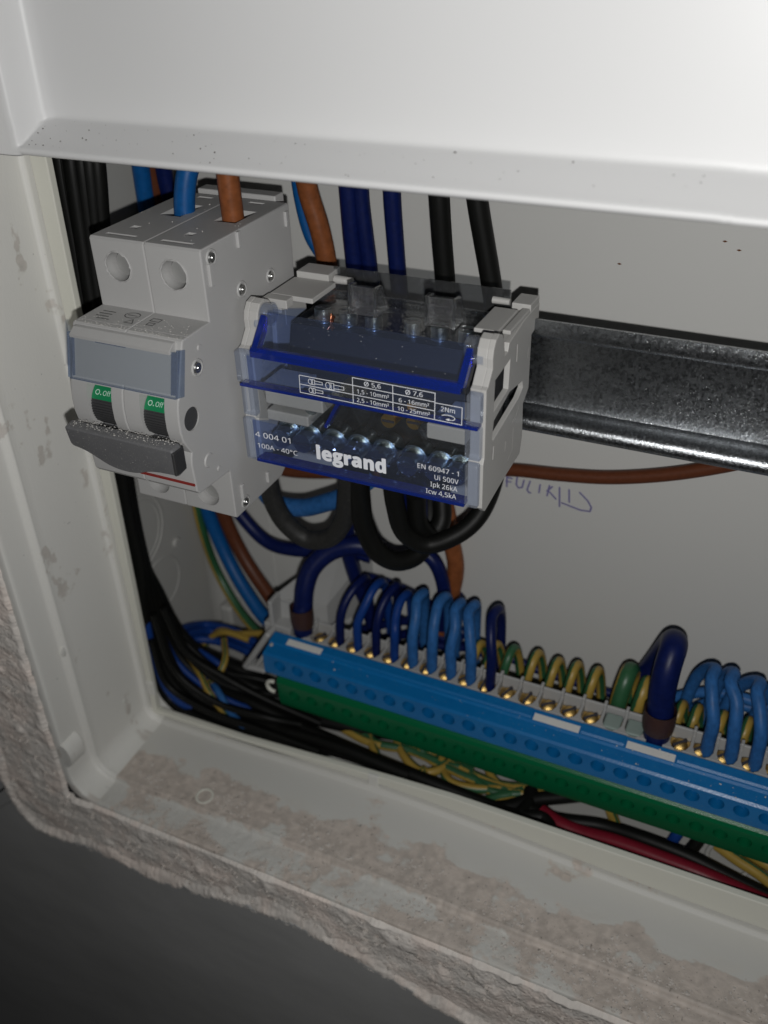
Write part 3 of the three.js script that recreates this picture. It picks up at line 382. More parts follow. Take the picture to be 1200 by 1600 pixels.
  part(up, 'blue_edge', box(39, 109.2, 3.5, 4.3, 38.4, 41.6, 0.2), M.blueSolid);
  for (const s of [0, 1]) {
    const a = s ? 103.2 : 43.6, b = s ? 105 : 45.4;
    part(up, 'blue_edge', extX([[33.4, 21.4], [34.4, 22.4], [41.3, 14.6], [39, 13.6], [35, 17.6]], a, b, 0.2), M.blueSolid);
    part(up, 'hinge_eye', new THREE.CylinderGeometry(3.0, 3.0, 2.6, 32).rotateZ(Math.PI / 2).translate(s ? 103.8 : 44.4, 21.4, 31.6), M.blueSide);
    part(up, 'hinge_pin', cylX(s ? 104.8 : 41.2, s ? 107.4 : 43.4, 19.2, 33.4, 1.2), M.blueSide);
    const cx0 = s ? 105.8 : 38, cx1 = s ? 109.6 : 42;
    part(up, 'side_flange', box(cx0, cx1, 4.4, s ? 13 : 13.6, 38.2, 41.3, 0.6), M.blueSide);
  }
  // lower cover
  const lo = part(blk, 'lower_cover', box(42.2, 105.4, -6.6, 3.3, 39.6, 40.1, 0.1), M.clear);
  part(lo, 'lettered_window', box(41.6, 105.8, -19.2, -6.9, 40.7, 41.2, 0.1), M.blueClear);
  part(lo, 'blue_edge', box(41.6, 105.8, -20.2, -19.2, 37, 41.3, 0.2), M.blueSolid);
  part(lo, 'blue_edge', extX([[33, -22.6], [33.6, -23], [39.4, -20], [41, -19.3], [40.4, -19]], 46, 104, 0.1), M.blueSolid);
  for (const s of [0, 1]) {
    const cx0 = s ? 105.8 : 38.2, cx1 = s ? 109.5 : 41.6;
    part(lo, 'side_flange', box(cx0 - (s ? 0.6 : 0), cx1 + (s ? 0 : 0.9), -6.2, 3.2, 37.9, 40.2, 0.5), M.blueSide);
    part(lo, 'side_flange', box(cx0, cx1, -20, -6.8, 39.0, 41.4, 0.7), M.blueSide);
  }
  // printing
  const ink = (draw, x0, x1, y0, y1, z, name, px = 24) => {
    const cv = document.createElement('canvas'); cv.width = Math.round((x1 - x0) * px); cv.height = Math.round((y1 - y0) * px); const g = cv.getContext('2d'); g.scale(px, px); g.translate(-x0, y1); g.fillStyle = g.strokeStyle = '#e6e8ee'; draw(g);
    const t = new THREE.CanvasTexture(cv); t.colorSpace = THREE.SRGBColorSpace;
    return part(name[0], name[1], new THREE.PlaneGeometry(x1 - x0, y1 - y0).translate((x0 + x1) / 2, (y0 + y1) / 2, z), new THREE.MeshStandardMaterial({ map: t, transparent: true, roughness: 0.7 }), name[2]);
  };
  const txt = (g, s, x, y, h, al = 'left', w = 0, bold = '') => { g.save(); g.translate(x, -y); g.font = `${bold} 40px sans-serif`; const k = h / 29; let kx = k; if (w) kx = w / g.measureText(s).width; g.scale(kx, k); g.textAlign = al; g.textBaseline = 'alphabetic'; g.fillText(s, 0, 0); g.restore(); };
  ink((g) => {
    g.lineWidth = 0.2; const L = (...p) => { g.beginPath(); p.forEach(([x, y], i) => (i ? g.lineTo(x, -y) : g.moveTo(x, -y))); g.stroke(); };
    L([58.5, 10.2], [58.4, 5.1], [74.2, 4.9], [97.4, 4.6], [104.9, 4.5], [105, 9.4], [97.6, 9.4]); L([58.5, 10.2], [74.4, 10.1], [97.6, 9.6]); L([74.4, 4.9], [74.5, 12.3], [97.7, 12.1], [97.5, 4.6]); L([86, 12.2], [85.9, 4.7]); L([58.4, 7.6], [74.3, 7.4], [97.5, 7.1]);
    txt(g, 'Ø 5,6', 80.2, 10.5, 1.25, 'center', 5.0); txt(g, 'Ø 7,6', 91.9, 10.3, 1.25, 'center', 5.0); txt(g, '1,5 - 10mm²', 80.2, 7.95, 1.2, 'center', 9.4); txt(g, '6 - 16mm²', 91.8, 7.7, 1.2, 'center', 8.6); txt(g, '2,5 - 10mm²', 80.1, 5.45, 1.2, 'center', 9.4); txt(g, '10 - 25mm²', 91.7, 5.25, 1.2, 'center', 9.2); txt(g, '2Nm', 101.2, 7.4, 1.3, 'center', 4);
    g.beginPath(); g.moveTo(99.5, -6.2); g.bezierCurveTo(101, -6.9, 103.4, -6.5, 103, -5.7); g.bezierCurveTo(102.8, -5.3, 102, -5.2, 101.2, -5.3); g.stroke(); g.beginPath(); g.moveTo(100.5, -5.3); g.lineTo(101.6, -5.7); g.lineTo(101.5, -4.9); g.fill();
    for (const [x, y, w] of [[61.2, 8.85, 4.2], [66.4, 8.6, 5.4], [61.2, 6.3, 4.2]]) { g.lineWidth = 0.17; const h = w > 5 ? 0.95 : 0.72; g.beginPath(); g.ellipse(x + h * 0.7, -y, h * 0.7, h, 0, 0, 7); g.stroke(); L([x + h * 0.7, y + h], [x + w * 0.45, y + h], [x + w * 0.45, y - h], [x + h * 0.7, y - h]); L([x + w * 0.45, y + h * 0.6], [x + w, y + h * 0.5], [x + w, y - h * 0.5], [x + w * 0.45, y - h * 0.6]); L([x + w * 0.3, y + h], [x + w * 0.3, y - h]); }
  }, 57.6, 106, 3.6, 13.2, 41.52, [up, 'printed_table', 'white printed table of wire sizes'], 26);
  ink((g) => {
    txt(g, '4 004 01', 42.1, -11.9, 1.75, 'left', 12.2); txt(g, '100A - 40°C', 42.3, -15.4, 1.5, 'left', 13.4);
    txt(g, 'EN 60947 - 1', 104.7, -10.9, 1.45, 'right', 12.4); txt(g, 'Ui 500V', 104.2, -13.4, 1.45, 'right', 7); txt(g, 'Ipk 26kA', 103.9, -15.8, 1.45, 'right', 7.8); txt(g, 'Icw 4,5kA', 103.6, -18.2, 1.45, 'right', 8.8);
    g.save(); g.translate(61.5, 14.8); g.font = 'bold 40px sans-serif'; const kx = 22 / g.measureText('legrand').width; g.scale(kx, 4.1 / 29); g.lineJoin = 'round'; g.lineWidth = 2.6; g.textAlign = 'left'; g.textBaseline = 'alphabetic'; g.fillText('legrand', 0, 0); g.strokeText('legrand', 0, 0); g.restore();
  }, 41.8, 105.6, -19.1, -7.4, 41.3, [lo, 'printed_lettering', 'white brand name and ratings printed on the cover'], 28);
}

// ---------------------------------------------------------------- blue and green terminal bars on their grey carrier
const cellX = (k) => 26.9 + 7.44 * k;
{
  const hexa = (a, b) => { const P = [...a, ...b], f = [[0, 1, 2, 3], [7, 6, 5, 4], [0, 4, 5, 1], [1, 5, 6, 2], [2, 6, 7, 3], [3, 7, 4, 0]], v = []; for (const q of f) for (const k of [0, 1, 2, 0, 2, 3]) v.push(...P[q[k]]); const g = new THREE.BufferGeometry(); g.setAttribute('position', new THREE.Float32BufferAttribute(v, 3)); g.computeVertexNormals(); return boxUV(g); };
  const car = thing('bar_carrier', 'grey plastic carrier arm holding the end of the terminal bars', 'bracket', [22, -140, -12]);
  part(car, 'arm', hexa([[28, -99, -30], [41, -99, -30], [41, -126, -30], [28, -126, -30]], [[15.4, -106.5, 0], [34, -110, -4], [34, -122, -4], [13, -122, 2]]), M.greyBar);
  part(car, 'arm_lip', box(14.4, 16.2, -118.6, -106.4, -0.5, 6.6, 0.5), M.greyBar);
  part(car, 'arm_lip', box(16.2, 24, -110.4, -108.8, -1.6, 0.4, 0.4), M.greyBar);
  part(car, 'end_block', box(11.4, 23, -124, -117.6, -1.5, 6.2, 0.6), M.greyBar);
  const foot = part(car, 'foot', box(-1.3, 1.3, -14, 12, -3.2, 3.2, 1.2).rotateZ(-0.55).translate(10.4, -128, 9), M.greyBar);
  part(foot, 'foot_end', box(-1.4, 8.5, -1.2, 1.2, -3, 3, 1).rotateZ(0.1).translate(4.5, -139.2, 9), M.greyBar);
  part(car, 'foot_strap', box(-0.8, 0.8, -8, 8, -2.4, 2.4, 0.7).rotateZ(-0.55).translate(15.2, -127, 12), M.greyBar);
  part(car, 'hook', new THREE.TorusGeometry(2.6, 0.8, 10, 24, 3.4).rotateZ(1.4).translate(15.5, -145.5, 11), M.lip);

  const bar = thing('blue_terminal_bar', 'long blue capped terminal bar with a row of round holes', 'terminal bar', [130, -132, 10]);
  const XA = 17.4, XB = 246, tools = [];
  for (let k = 0; k < 29; k++) tools.push(cylZ(24.7 + 7.545 * k, -125.6, 13.6, 20, 2.45, 2.45, 20));
  const cap = [[7.6, -119.1], [8.4, -118.5], [12.6, -119.6], [13.2, -120.4], [17.2, -121.4], [18, -122.1], [18.15, -130.6], [17.4, -131.7], [10, -132], [7.6, -131]];
  part(bar, 'cap', boxUV(cut(extX(cap, XA, XB, 0.4), [mergeManifold(tools)]), 60), M.blueBarTop);
  for (let k = 0; k < 24; k++) { const x = 24.7 + 7.545 * k; const s = part(bar, 'contact', extZ([[x - 1.5, -126.4], [x + 1.6, -126.5], [x + 1.8, -125.7], [x + 1.2, -124.9], [x - 1.2, -124.9], [x - 1.8, -125.6]], 13.5, 13.85, 0.05), M.whiteLabel); part(s, 'contact_leaf', box(x + 0.2, x + 0.85, -127.6, -124, 13.7, 14.6), M.blueBar); }
  for (const [a, b] of [[24.6, 39.2], [121, 136.8], [152.6, 168.2]]) { const q = part(bar, 'label_strip', box(a, b, -1.35, 1.35, -0.2, 0.25).rotateX(-1.3).translate(0, -119.35, 11), M.whiteLabel); }
  for (const [a, b] of [[39.8, 120.4], [137.4, 152], [168.8, 245]]) part(bar, 'cap_step', extX([[8.6, -118.6], [12.2, -119.5], [12.5, -119.1], [11.8, -118.5], [8.8, -117.9]], a, b, 0.15), M.blueBarTop);
  // comb of cells
  part(bar, 'comb_base', box(XA + 1, XB, -130, -122.6, -1.6, 7.4), M.greyBar);
  part(bar, 'comb_back', box(20, XB, -122.6, -117.4, -2.6, -1.6, 0.3), M.greyBar);
  part(bar, 'comb_front', box(20, XB, -122.6, -119.4, 6.6, 7.6, 0.2), M.greyBar);
  part(bar, 'brass_bar', box(22, XB, -123.4, -122.3, -1.2, 6.2), M.brass);
  for (let k = 0; k <= 28; k++) {
    const x = cellX(k) + 3.72;
    const d = part(bar, 'divider', extY([[x - 0.5, -2.4], [x + 0.5, -2.4], [x + 0.55, 4.2], [x + 1.4, 6.4], [x + 2.6, 7.3], [x - 2.6, 7.3], [x - 1.4, 6.4], [x - 0.55, 4.2]], -122.8, -118.6, 0.15), M.greyBar);
    part(d, 'divider_pin', box(x - 0.55, x + 0.55, -119, -115.9, -2.9, -0.4, 0.3), M.greyBar);
  }
  for (const k of [16, 17]) part(bar, 'clear_plug', box(cellX(k) - 2.9, cellX(k) + 2.9, -120.4, -118.9, -0.8, 6.2, 0.8), new THREE.MeshPhysicalMaterial({ color: lin(0.32, 0.40, 0.37), roughness: 0.25, transmission: 0.35, thickness: 0 }));
  const head = new THREE.SphereGeometry(2.7, 24, 14, 0, 6.2832, 0, 1.35);
  for (const k of [1, 2, 3, 4, 5, 6, 7, 8, 9, 10, 11, 12, 13, 14, 15, 19, 20, 21, 22, 23]) {
    const wired = (k >= 2 && k <= 10) || k >= 20, x = cellX(k) - (wired ? 1.5 : 0), turn = hash(k, 3, 5) * 0.9 - 0.2;
    const s = part(bar, 'clamp_screw', merge([head.clone().scale(1, 0.75, 1).translate(0, -1.6, 0), cylY(0, -3.2, -1.2, 0, 2.25, 2.25)]).rotateY(turn).rotateX(0.2).translate(x, -119.7, 3.2), M.brass);
    part(s, 'screw_slot', box(-2.5, 2.5, -0.6, 0.55, -0.4, 0.4).rotateY(turn + 0.8).rotateX(0.2).translate(x, -119.6, 3.2), M.ink);
  }
  const gb = thing('green_terminal_bar', 'long green capped terminal bar below the blue one', 'terminal bar', [130, -152, 8]);
  const gt = []; for (let k = 0; k < 28; k++) gt.push(cylZ(28.9 + 7.5 * k, -140.4, 7, 18, 2.3, 2.3, 20));
  const gc = [[4, -133.4], [14.6, -133.2], [16.4, -134.6], [16.9, -136], [16.4, -145.6], [15.5, -148.4], [14.4, -149.4], [4, -149.2]];
  part(gb, 'cap', cut(extX(gc, 21.4, XB, 0.4), [mergeManifold(gt)]), M.greenBar);
  // brown sleeves over the thick cable ends
  for (const [x, r, lab] of [[27.4, 4.5, 'short brown sleeve on the thick navy cable beside the carrier'], [160.6, 5.3, 'short brown sleeve on the thick navy cable among the earth wires']]) {
    const pts = [[r * 0.62, -119.4], [r * 0.72, -117.4], [r * 0.95, -115.2], [r, -112.5], [r * 0.99, -107], [r * 0.9, -107], [r * 0.88, -112]].map(([a, y]) => new THREE.Vector2(a, y));
    single('cable_sleeve', lab, 'sleeve', new THREE.LatheGeometry(pts, 32).translate(x, 0, 3.6), M.brownSleeve);
  }
}
function mergeManifold(list) { return merge(list); }

// ---------------------------------------------------------------- cables, each one its own thing
const CABLES = [
["blue_cable","bright blue cable going into the top of the circuit breaker","","blueM",3.0,[[11.9,33,20],[11.9,43,19.5],[13,52,18],[16,63,14],[18,85,10]]],
["brown_cable","brown cable going into the top of the circuit breaker","","brownL",3.1,[[27.7,33,19],[27.7,43,19],[27.6,55,19],[28,70,18],[28,88,16]]],
["blue_cable","blue cable behind the breaker, outermost of the trio running down the corner","","blueM",2.9,[[-26.5,53.7,-12.0],[-28.6,41.2,-14.0],[-30.4,27.0,-16.0],[-31.5,-15.0,-17.6],[-31.5,-63.5,-18.9],[-29.5,-94.7,-22.0],[-23.1,-113.2,-21.0],[-12.1,-127.1,-17.0],[2.3,-135.7,-12.0],[24,-128,-8]]],
["brown_cable","brown cable between two blue cables behind the breaker","","brownD",2.9,[[-26.2,52.9,-16.0],[-27.6,40.3,-18.0],[-28.8,26.0,-20.0],[-29.8,-16.9,-23.0],[-27.8,-65.3,-24.0],[-23.2,-95.9,-24.0],[-16.2,-112.5,-23.0],[-5.8,-124.0,-20.0],[8.5,-132.6,-15.0],[32,-128,-10]]],
["blue_cable","navy blue cable beside the brown one behind the breaker, bending toward the block","","navy",2.7,[[-19.0,53.8,-14.0],[-20.9,41.4,-16.0],[-20.9,25.2,-18.0],[-23.9,-35.6,-21.0],[-17.0,-81.2,-20.0],[-9.6,-93.0,-20.0],[0.6,-99.8,-19.0],[15.8,-98.6,-18.0],[32.0,-94.0,-20.0],[44.5,-96.3,-22.0]]],
["earth_wire","yellow and green wire slanting down the left corner to the bar","","ygG",1.9,[[-32.5,-47.1,-19.3],[-32.5,-87.4,-19.0],[-32.5,-105.7,-20.6],[-31.4,-126.0,-24.0],[-20.9,-138.9,-20.0],[-7.6,-144.1,-14.0],[8.5,-142.5,-8.0]]],
["brown_cable","thick brown cable behind the block, next to the breaker","","brownL",3.2,[[31.7,54.4,-14.0],[32.0,41.0,-16.0],[34.6,29.2,-17.0],[35.9,16.8,-18.0],[35.1,-5.8,-20.0],[42.2,-33.9,-22.0],[62.9,-50.9,-24.0],[72.7,-65.1,-25.0],[75.7,-80.8,-25.0],[77.9,-93.2,-25.0],[76.2,-107.2,-25.0],[72.3,-125.8,-25.0]]],
["blue_cable","thin teal edged blue cable tucked behind the thick brown cable","","blueM",1.8,[[25.5,52.7,-20.0],[25.2,36.8,-22.0],[27.3,24.6,-23.0],[32.5,14.4,-24.0],[34.1,-7.5,-24.0]]],
["blue_cable","navy cable behind the block, left one of a touching pair","pair of navy cables","navy",2.9,[[46.0,55.2,-15.0],[45.8,41.2,-16.0],[45.7,28.4,-17.0],[45.7,17.0,-18.0],[44.2,-13.5,-20.0],[38.4,-54.2,-20.0],[36.5,-73.2,-19.0],[36.8,-90.5,-19.0],[38.2,-105.9,-20.0]]],
["blue_cable","navy cable behind the block, closest to the single navy cable","pair of navy cables","navy",2.6,[[50.3,55.3,-16.0],[49.3,41.3,-17.0],[49.8,28.5,-18.0],[50.3,17.2,-19.0],[50.2,-12.5,-20.0],[52.4,-51.1,-20.0],[61.7,-81.4,-20.0],[72.2,-89.3,-19.0],[75.6,-103.8,-20.0],[73.6,-121.5,-22.0]]],
["blue_cable","single navy cable behind the block between the navy pair and the black cables","","navy",2.7,[[60.1,56.0,-16.0],[59.6,41.3,-17.0],[59.7,29.6,-18.0],[60.1,15.4,-19.0],[61.8,-10.5,-20.0],[66.5,-40.8,-16.0],[70.2,-54.2,-10.0],[71.8,-63.8,-6.0],[72.0,-54.2,2.0],[73.8,-40.4,8.0]]],
["black_cable","black cable hanging behind the block, beside the single navy cable","","black",3.1,[[74.1,56.9,-16.0],[74.6,40.8,-17.0],[75.0,29.4,-18.0],[75.7,16.4,-19.0],[76.3,-8.1,-20.0],[77.0,-38.5,-16.0],[79.2,-50.9,-8.0],[80.8,-59.4,-4.0],[79.1,-62.5,0.0],[76.7,-56.2,5.0],[77.5,-41.3,9.0]]],
["black_cable","black cable hanging behind the block, the one nearest its right end plate","","black",3.1,[[84.1,57.6,-16.0],[86.4,41.6,-17.0],[88.2,30.8,-18.0],[90.4,18.3,-19.0],[93.4,-5.7,-21.0],[95.5,-33.2,-18.0],[95.3,-48.7,-9.0],[92.5,-55.8,-3.0],[86.7,-60.5,2.0],[79.3,-62.7,6.0],[73.7,-56.8,10.0],[72.2,-45.0,13.0],[72.6,-31.5,16.0]]],
["black_cable","dusty black cable looping from breaker to block underside","","blackDust",3.4,[[24.7,-46.1,12.0],[24.7,-57.4,10.0],[27.7,-66.6,8.0],[34.2,-72.6,6.0],[43.3,-69.6,6.0],[50.4,-59.1,8.0],[54.7,-46.3,12.0],[58.1,-33.7,16.0]]],
["black_cable","black cable looped in a U below the lettering of the block","","black",3.4,[[61.2,-33.0,16.0],[59.3,-46.4,12.0],[58.8,-59.6,9.0],[62.1,-69.7,7.0],[67.3,-74.9,3.0],[71.8,-75.2,-3.0],[73.6,-71.1,-9.0],[72.4,-61.2,-14.0],[70.4,-41.0,-18.0]]],
["blue_cable","short steel blue cable crossing inside the dusty black loop","","blueL",3.3,[[12.6,-58.3,0.0],[17.2,-66.5,-2.0],[27.8,-66.0,-2.0],[39.0,-60.4,-1.0],[48.6,-54.1,0.0],[56.1,-46.7,0.0]]],
["brown_cable","long brown cable running behind the rail above the handwriting","","brownD",2.3,[[-4.4,-66.5,-24.0],[9.0,-68.0,-25.0],[38.8,-62.3,-26.0],[69.3,-54.2,-26.0],[97.3,-47.8,-26.0],[112.7,-46.0,-26.0],[129.5,-43.3,-26.0],[147.1,-38.1,-26.0],[163.4,-31.3,-26.0],[180.0,-22.6,-26.0]]],
["blue_cable","thick navy cable entering the brown sleeve at the end of the blue bar","","navy2",3.7,[[27.6,-119,4],[27.3,-112,4],[27.4,-107.3,2.0],[27.4,-101.1,0.0],[28.8,-93.9,-4.0],[34.1,-88.2,-9.0],[42.8,-85.5,-13.0],[52.6,-88.3,-17.0]]],
["blue_cable","navy cable dropping behind the first loops of the bar","","navy",2.7,[[38.0,-82.5,-14.0],[38.5,-91.8,-15.0],[40.1,-104.8,-17.0],[43.1,-120.2,-20.0],[45.6,-140.9,-22.0]]],
["blue_cable","dark navy cable lying behind the loops on the back panel","","navy",2.6,[[37.5,-108.9,-24.0],[50.8,-110.4,-25.0],[64.3,-114.0,-25.0],[80.4,-128.0,-25.0]]],
["blue_wire","thin navy loop standing closest to the grey carrier arm","thin navy loops","navy3",1.65,[[42.8,-125.0,3.0],[42.8,-116.0,2.6],[43.3,-107.7,2.1],[44.4,-101.8,-1.3],[46.3,-98.0,-6.5],[46.7,-98.1,-11.0],[45.8,-101.8,-15.0],[44.8,-108.8,-18.0],[44.1,-122.0,-20.0],[43.3,-140.0,-22.0]]],
["blue_wire","thin blue loop between two thin navy loops","thin blue loops","blueD",1.65,[[50.2,-125.0,3.0],[50.2,-116.0,2.6],[50.0,-109.0,1.6],[52.0,-101.7,-2.1],[53.0,-97.9,-6.5],[53.4,-98.0,-11.0],[53.0,-101.7,-15.0],[52.6,-108.7,-18.0],[52.3,-122.0,-20.0],[52.0,-140.0,-22.0]]],
["blue_wire","thin navy loop between two thin blue loops","thin navy loops","navy3",1.65,[[57.7,-125.0,3.0],[57.7,-116.0,2.6],[58.1,-107.5,2.2],[58.5,-101.3,-1.2],[59.6,-97.5,-6.5],[60.0,-97.6,-11.0],[58.7,-101.3,-15.0],[57.0,-108.3,-18.0],[55.7,-122.0,-20.0],[54.5,-140.0,-22.0]]],
["blue_wire","thin blue loop right against the light blue loops","thin blue loops","blueD",1.65,[[65.1,-125.0,3.0],[65.1,-116.0,2.6],[65.5,-107.1,2.4],[64.3,-103.8,-1.0],[63.9,-100.0,-6.5],[64.3,-100.1,-11.0],[63.5,-103.8,-15.0],[62.6,-110.8,-18.0],[62.0,-122.0,-20.0],[61.3,-140.0,-22.0]]],
["blue_wire","light blue loop, fourth from the lone navy loop","light blue loops","blueL",2.0,[[72.5,-125.0,3.0],[72.5,-116.0,2.6],[72.1,-108.6,1.8],[71.9,-101.5,-1.9],[70.4,-97.7,-6.5],[70.8,-97.8,-11.0],[69.6,-101.5,-15.0],[68.2,-108.5,-18.0],[67.1,-122.0,-20.0],[66.0,-140.0,-22.0]]],
["blue_wire","light blue loop, third from the lone navy loop","light blue loops","blueL",2.0,[[80.0,-125.0,3.0],[80.0,-116.0,2.6],[80.0,-107.7,2.1],[79.4,-100.5,-1.3],[78.8,-96.7,-6.5],[79.2,-96.8,-11.0],[78.6,-100.5,-15.0],[78.0,-107.5,-18.0],[77.6,-122.0,-20.0],[77.1,-140.0,-22.0]]],
["blue_wire","light blue loop, second from the lone navy loop","light blue loops","blueL",2.0,[[87.4,-125.0,3.0],[87.4,-116.0,2.6],[86.7,-109.0,1.6],[86.9,-101.5,-2.1],[85.0,-97.7,-6.5],[85.4,-97.8,-11.0],[83.8,-101.5,-15.0],[81.8,-108.5,-18.0],[80.3,-122.0,-20.0],[78.8,-140.0,-22.0]]],
["blue_wire","light blue loop, first from the lone navy loop","light blue loops","blueL",2.0,[[94.9,-125.0,3.0],[94.9,-116.0,2.6],[94.7,-107.5,2.2],[92.7,-100.8,-1.2],[90.2,-97.0,-6.5],[90.6,-97.1,-11.0],[89.8,-100.8,-15.0],[88.8,-107.8,-18.0],[88.0,-122.0,-20.0],[87.3,-140.0,-22.0]]],
["blue_wire","lone navy loop beside the row of bare brass screws","","navy3",1.8,[[102.3,-125.0,3.0],[102.3,-116.0,2.6],[102.4,-107.1,2.4],[100.6,-99.8,-1.0],[99.0,-96.0,-6.5],[99.4,-96.1,-11.0],[99.0,-99.8,-15.0],[98.6,-106.8,-18.0],[98.3,-122.0,-20.0],[98.0,-140.0,-22.0]]],
["blue_wire","light blue loop, first from the thick navy arch","light loops right of thick navy","blueL",2.15,[[176.7,-125.0,3.0],[176.7,-116.0,2.6],[176.8,-107.1,2.4],[175.0,-101.2,-1.0],[173.4,-97.4,-6.5],[173.8,-97.5,-11.0],[171.4,-101.2,-15.0],[168.4,-108.2,-18.0],[166.1,-122.0,-20.0],[163.8,-140.0,-22.0]]],
["blue_wire","light blue loop, second from the thick navy arch","light loops right of thick navy","blueL",2.15,[[184.1,-125.0,3.0],[184.1,-116.0,2.6],[183.4,-108.6,1.8],[182.3,-100.8,-1.9],[179.1,-97.0,-6.5],[179.5,-97.1,-11.0],[177.8,-100.8,-15.0],[175.6,-107.8,-18.0],[173.9,-122.0,-20.0],[172.3,-140.0,-22.0]]],
["blue_wire","light blue loop, third from the thick navy arch","light loops right of thick navy","blueL",2.15,[[191.6,-125.0,3.0],[191.6,-116.0,2.6],[191.3,-107.7,2.1],[189.7,-101.9,-1.3],[187.4,-98.1,-6.5],[187.8,-98.2,-11.0],[185.0,-101.9,-15.0],[181.4,-108.9,-18.0],[178.7,-122.0,-20.0],[176.0,-140.0,-22.0]]],
["blue_wire","light blue loop, fourth from the thick navy arch","light loops right of thick navy","blueL",2.15,[[199.0,-125.0,3.0],[199.0,-116.0,2.6],[198.1,-109.0,1.6],[197.7,-100.6,-2.1],[194.8,-96.8,-6.5],[195.2,-96.9,-11.0],[193.2,-100.6,-15.0],[190.6,-107.6,-18.0],[188.6,-122.0,-20.0],[186.7,-140.0,-22.0]]],
["earth_wire","yellow and green loop behind brass screws, seventh from the thick green wire","earth loops behind screws","yg",1.7,[[90.0,-142.0,-7.0],[90.4,-126.0,-7.0],[91.0,-124.1,-7.5],[91.7,-118.7,-9.8],[92.0,-117.1,-13.0],[92.3,-118.6,-16.0],[92.8,-124.1,-18.5],[93.5,-130.0,-20.0],[95.0,-145.0,-20.0]]],
["earth_wire","yellow and green loop behind brass screws, sixth from the thick green wire","earth loops behind screws","yg",1.7,[[95.9,-142.0,-7.0],[96.3,-126.0,-7.0],[96.9,-122.3,-7.5],[97.6,-116.9,-9.8],[97.9,-115.3,-13.0],[98.2,-116.8,-16.0],[98.7,-122.3,-18.5],[99.4,-130.0,-20.0],[100.9,-145.0,-20.0]]],
["earth_wire","yellow and green loop behind brass screws, fifth from the thick green wire","earth loops behind screws","ygG",1.7,[[102.7,-142.0,-7.0],[103.1,-126.0,-7.0],[103.7,-121.8,-7.5],[104.4,-116.4,-9.8],[104.7,-114.8,-13.0],[105.0,-116.3,-16.0],[105.5,-121.8,-18.5],[106.2,-130.0,-20.0],[107.7,-145.0,-20.0]]],
["earth_wire","yellow and green loop behind brass screws, fourth from the thick green wire","earth loops behind screws","yg",1.7,[[111.7,-142.0,-7.0],[112.1,-126.0,-7.0],[112.7,-121.1,-7.5],[113.4,-115.7,-9.8],[113.7,-114.1,-13.0],[114.0,-115.6,-16.0],[114.5,-121.1,-18.5],[115.2,-130.0,-20.0],[116.7,-145.0,-20.0]]],
["earth_wire","yellow and green loop behind brass screws, third from the thick green wire","earth loops behind screws","yg",1.7,[[119.3,-142.0,-7.0],[119.7,-126.0,-7.0],[120.3,-122.0,-7.5],[121.0,-116.6,-9.8],[121.3,-115.0,-13.0],[121.6,-116.5,-16.0],[122.1,-122.0,-18.5],[122.8,-130.0,-20.0],[124.3,-145.0,-20.0]]],
["earth_wire","yellow and green loop behind brass screws, second from the thick green wire","earth loops behind screws","yg",1.7,[[126.2,-142.0,-7.0],[126.6,-126.0,-7.0],[127.2,-121.3,-7.5],[127.9,-115.9,-9.8],[128.2,-114.3,-13.0],[128.5,-115.8,-16.0],[129.0,-121.3,-18.5],[129.7,-130.0,-20.0],[131.2,-145.0,-20.0]]],
["earth_wire","yellow and green loop behind brass screws, first from the thick green wire","earth loops behind screws","yg",1.8,[[133.5,-142.0,-7.0],[133.9,-126.0,-7.0],[134.5,-121.5,-7.5],[135.2,-116.1,-9.8],[135.5,-114.5,-13.0],[135.8,-116.0,-16.0],[136.3,-121.5,-18.5],[137.0,-130.0,-20.0],[138.5,-145.0,-20.0]]],
["earth_wire","thick green and yellow wire rising behind the clear plugged cells","thick earth wires","ygG",3.0,[[144.6,-142.0,-7.0],[145.0,-126.0,-7.0],[145.6,-117.2,-7.5],[146.3,-111.8,-9.8],[146.6,-110.2,-13.0],[146.9,-111.7,-16.0],[147.4,-117.2,-18.5],[148.1,-130.0,-20.0],[149.6,-145.0,-20.0]]],
["earth_wire","green and yellow wire squeezed between thick green wire and brown sleeve","thick earth wires","yg",2.3,[[150.8,-142.0,-7.0],[151.2,-126.0,-7.0],[151.8,-120.0,-7.5],[152.5,-114.6,-9.8],[152.8,-113.0,-13.0],[153.1,-114.5,-16.0],[153.6,-120.0,-18.5],[154.3,-130.0,-20.0],[155.8,-145.0,-20.0]]],
["earth_wire","yellow and green loop behind light blue loops, first from the brown sleeve","earth loops behind blue loops","yg",1.7,[[163.5,-142.0,-7.0],[163.9,-126.0,-7.0],[164.5,-125.9,-7.5],[165.2,-120.5,-9.8],[165.5,-118.9,-13.0],[165.8,-120.4,-16.0],[166.3,-125.9,-18.5],[167.0,-130.0,-20.0],[168.5,-145.0,-20.0]]],
["earth_wire","yellow and green loop behind light blue loops, second from the brown sleeve","earth loops behind blue loops","yg",1.7,[[168.6,-142.0,-7.0],[169.0,-126.0,-7.0],[169.6,-125.7,-7.5],[170.3,-120.3,-9.8],[170.6,-118.7,-13.0],[170.9,-120.2,-16.0],[171.4,-125.7,-18.5],[172.1,-130.0,-20.0],[173.6,-145.0,-20.0]]],
["earth_wire","yellow and green loop behind light blue loops, third from the brown sleeve","earth loops behind blue loops","yg",1.7,[[176.9,-142.0,-7.0],[177.3,-126.0,-7.0],[177.9,-125.3,-7.5],[178.6,-119.9,-9.8],[178.9,-118.3,-13.0],[179.2,-119.8,-16.0],[179.7,-125.3,-18.5],[180.4,-130.0,-20.0],[181.9,-145.0,-20.0]]],
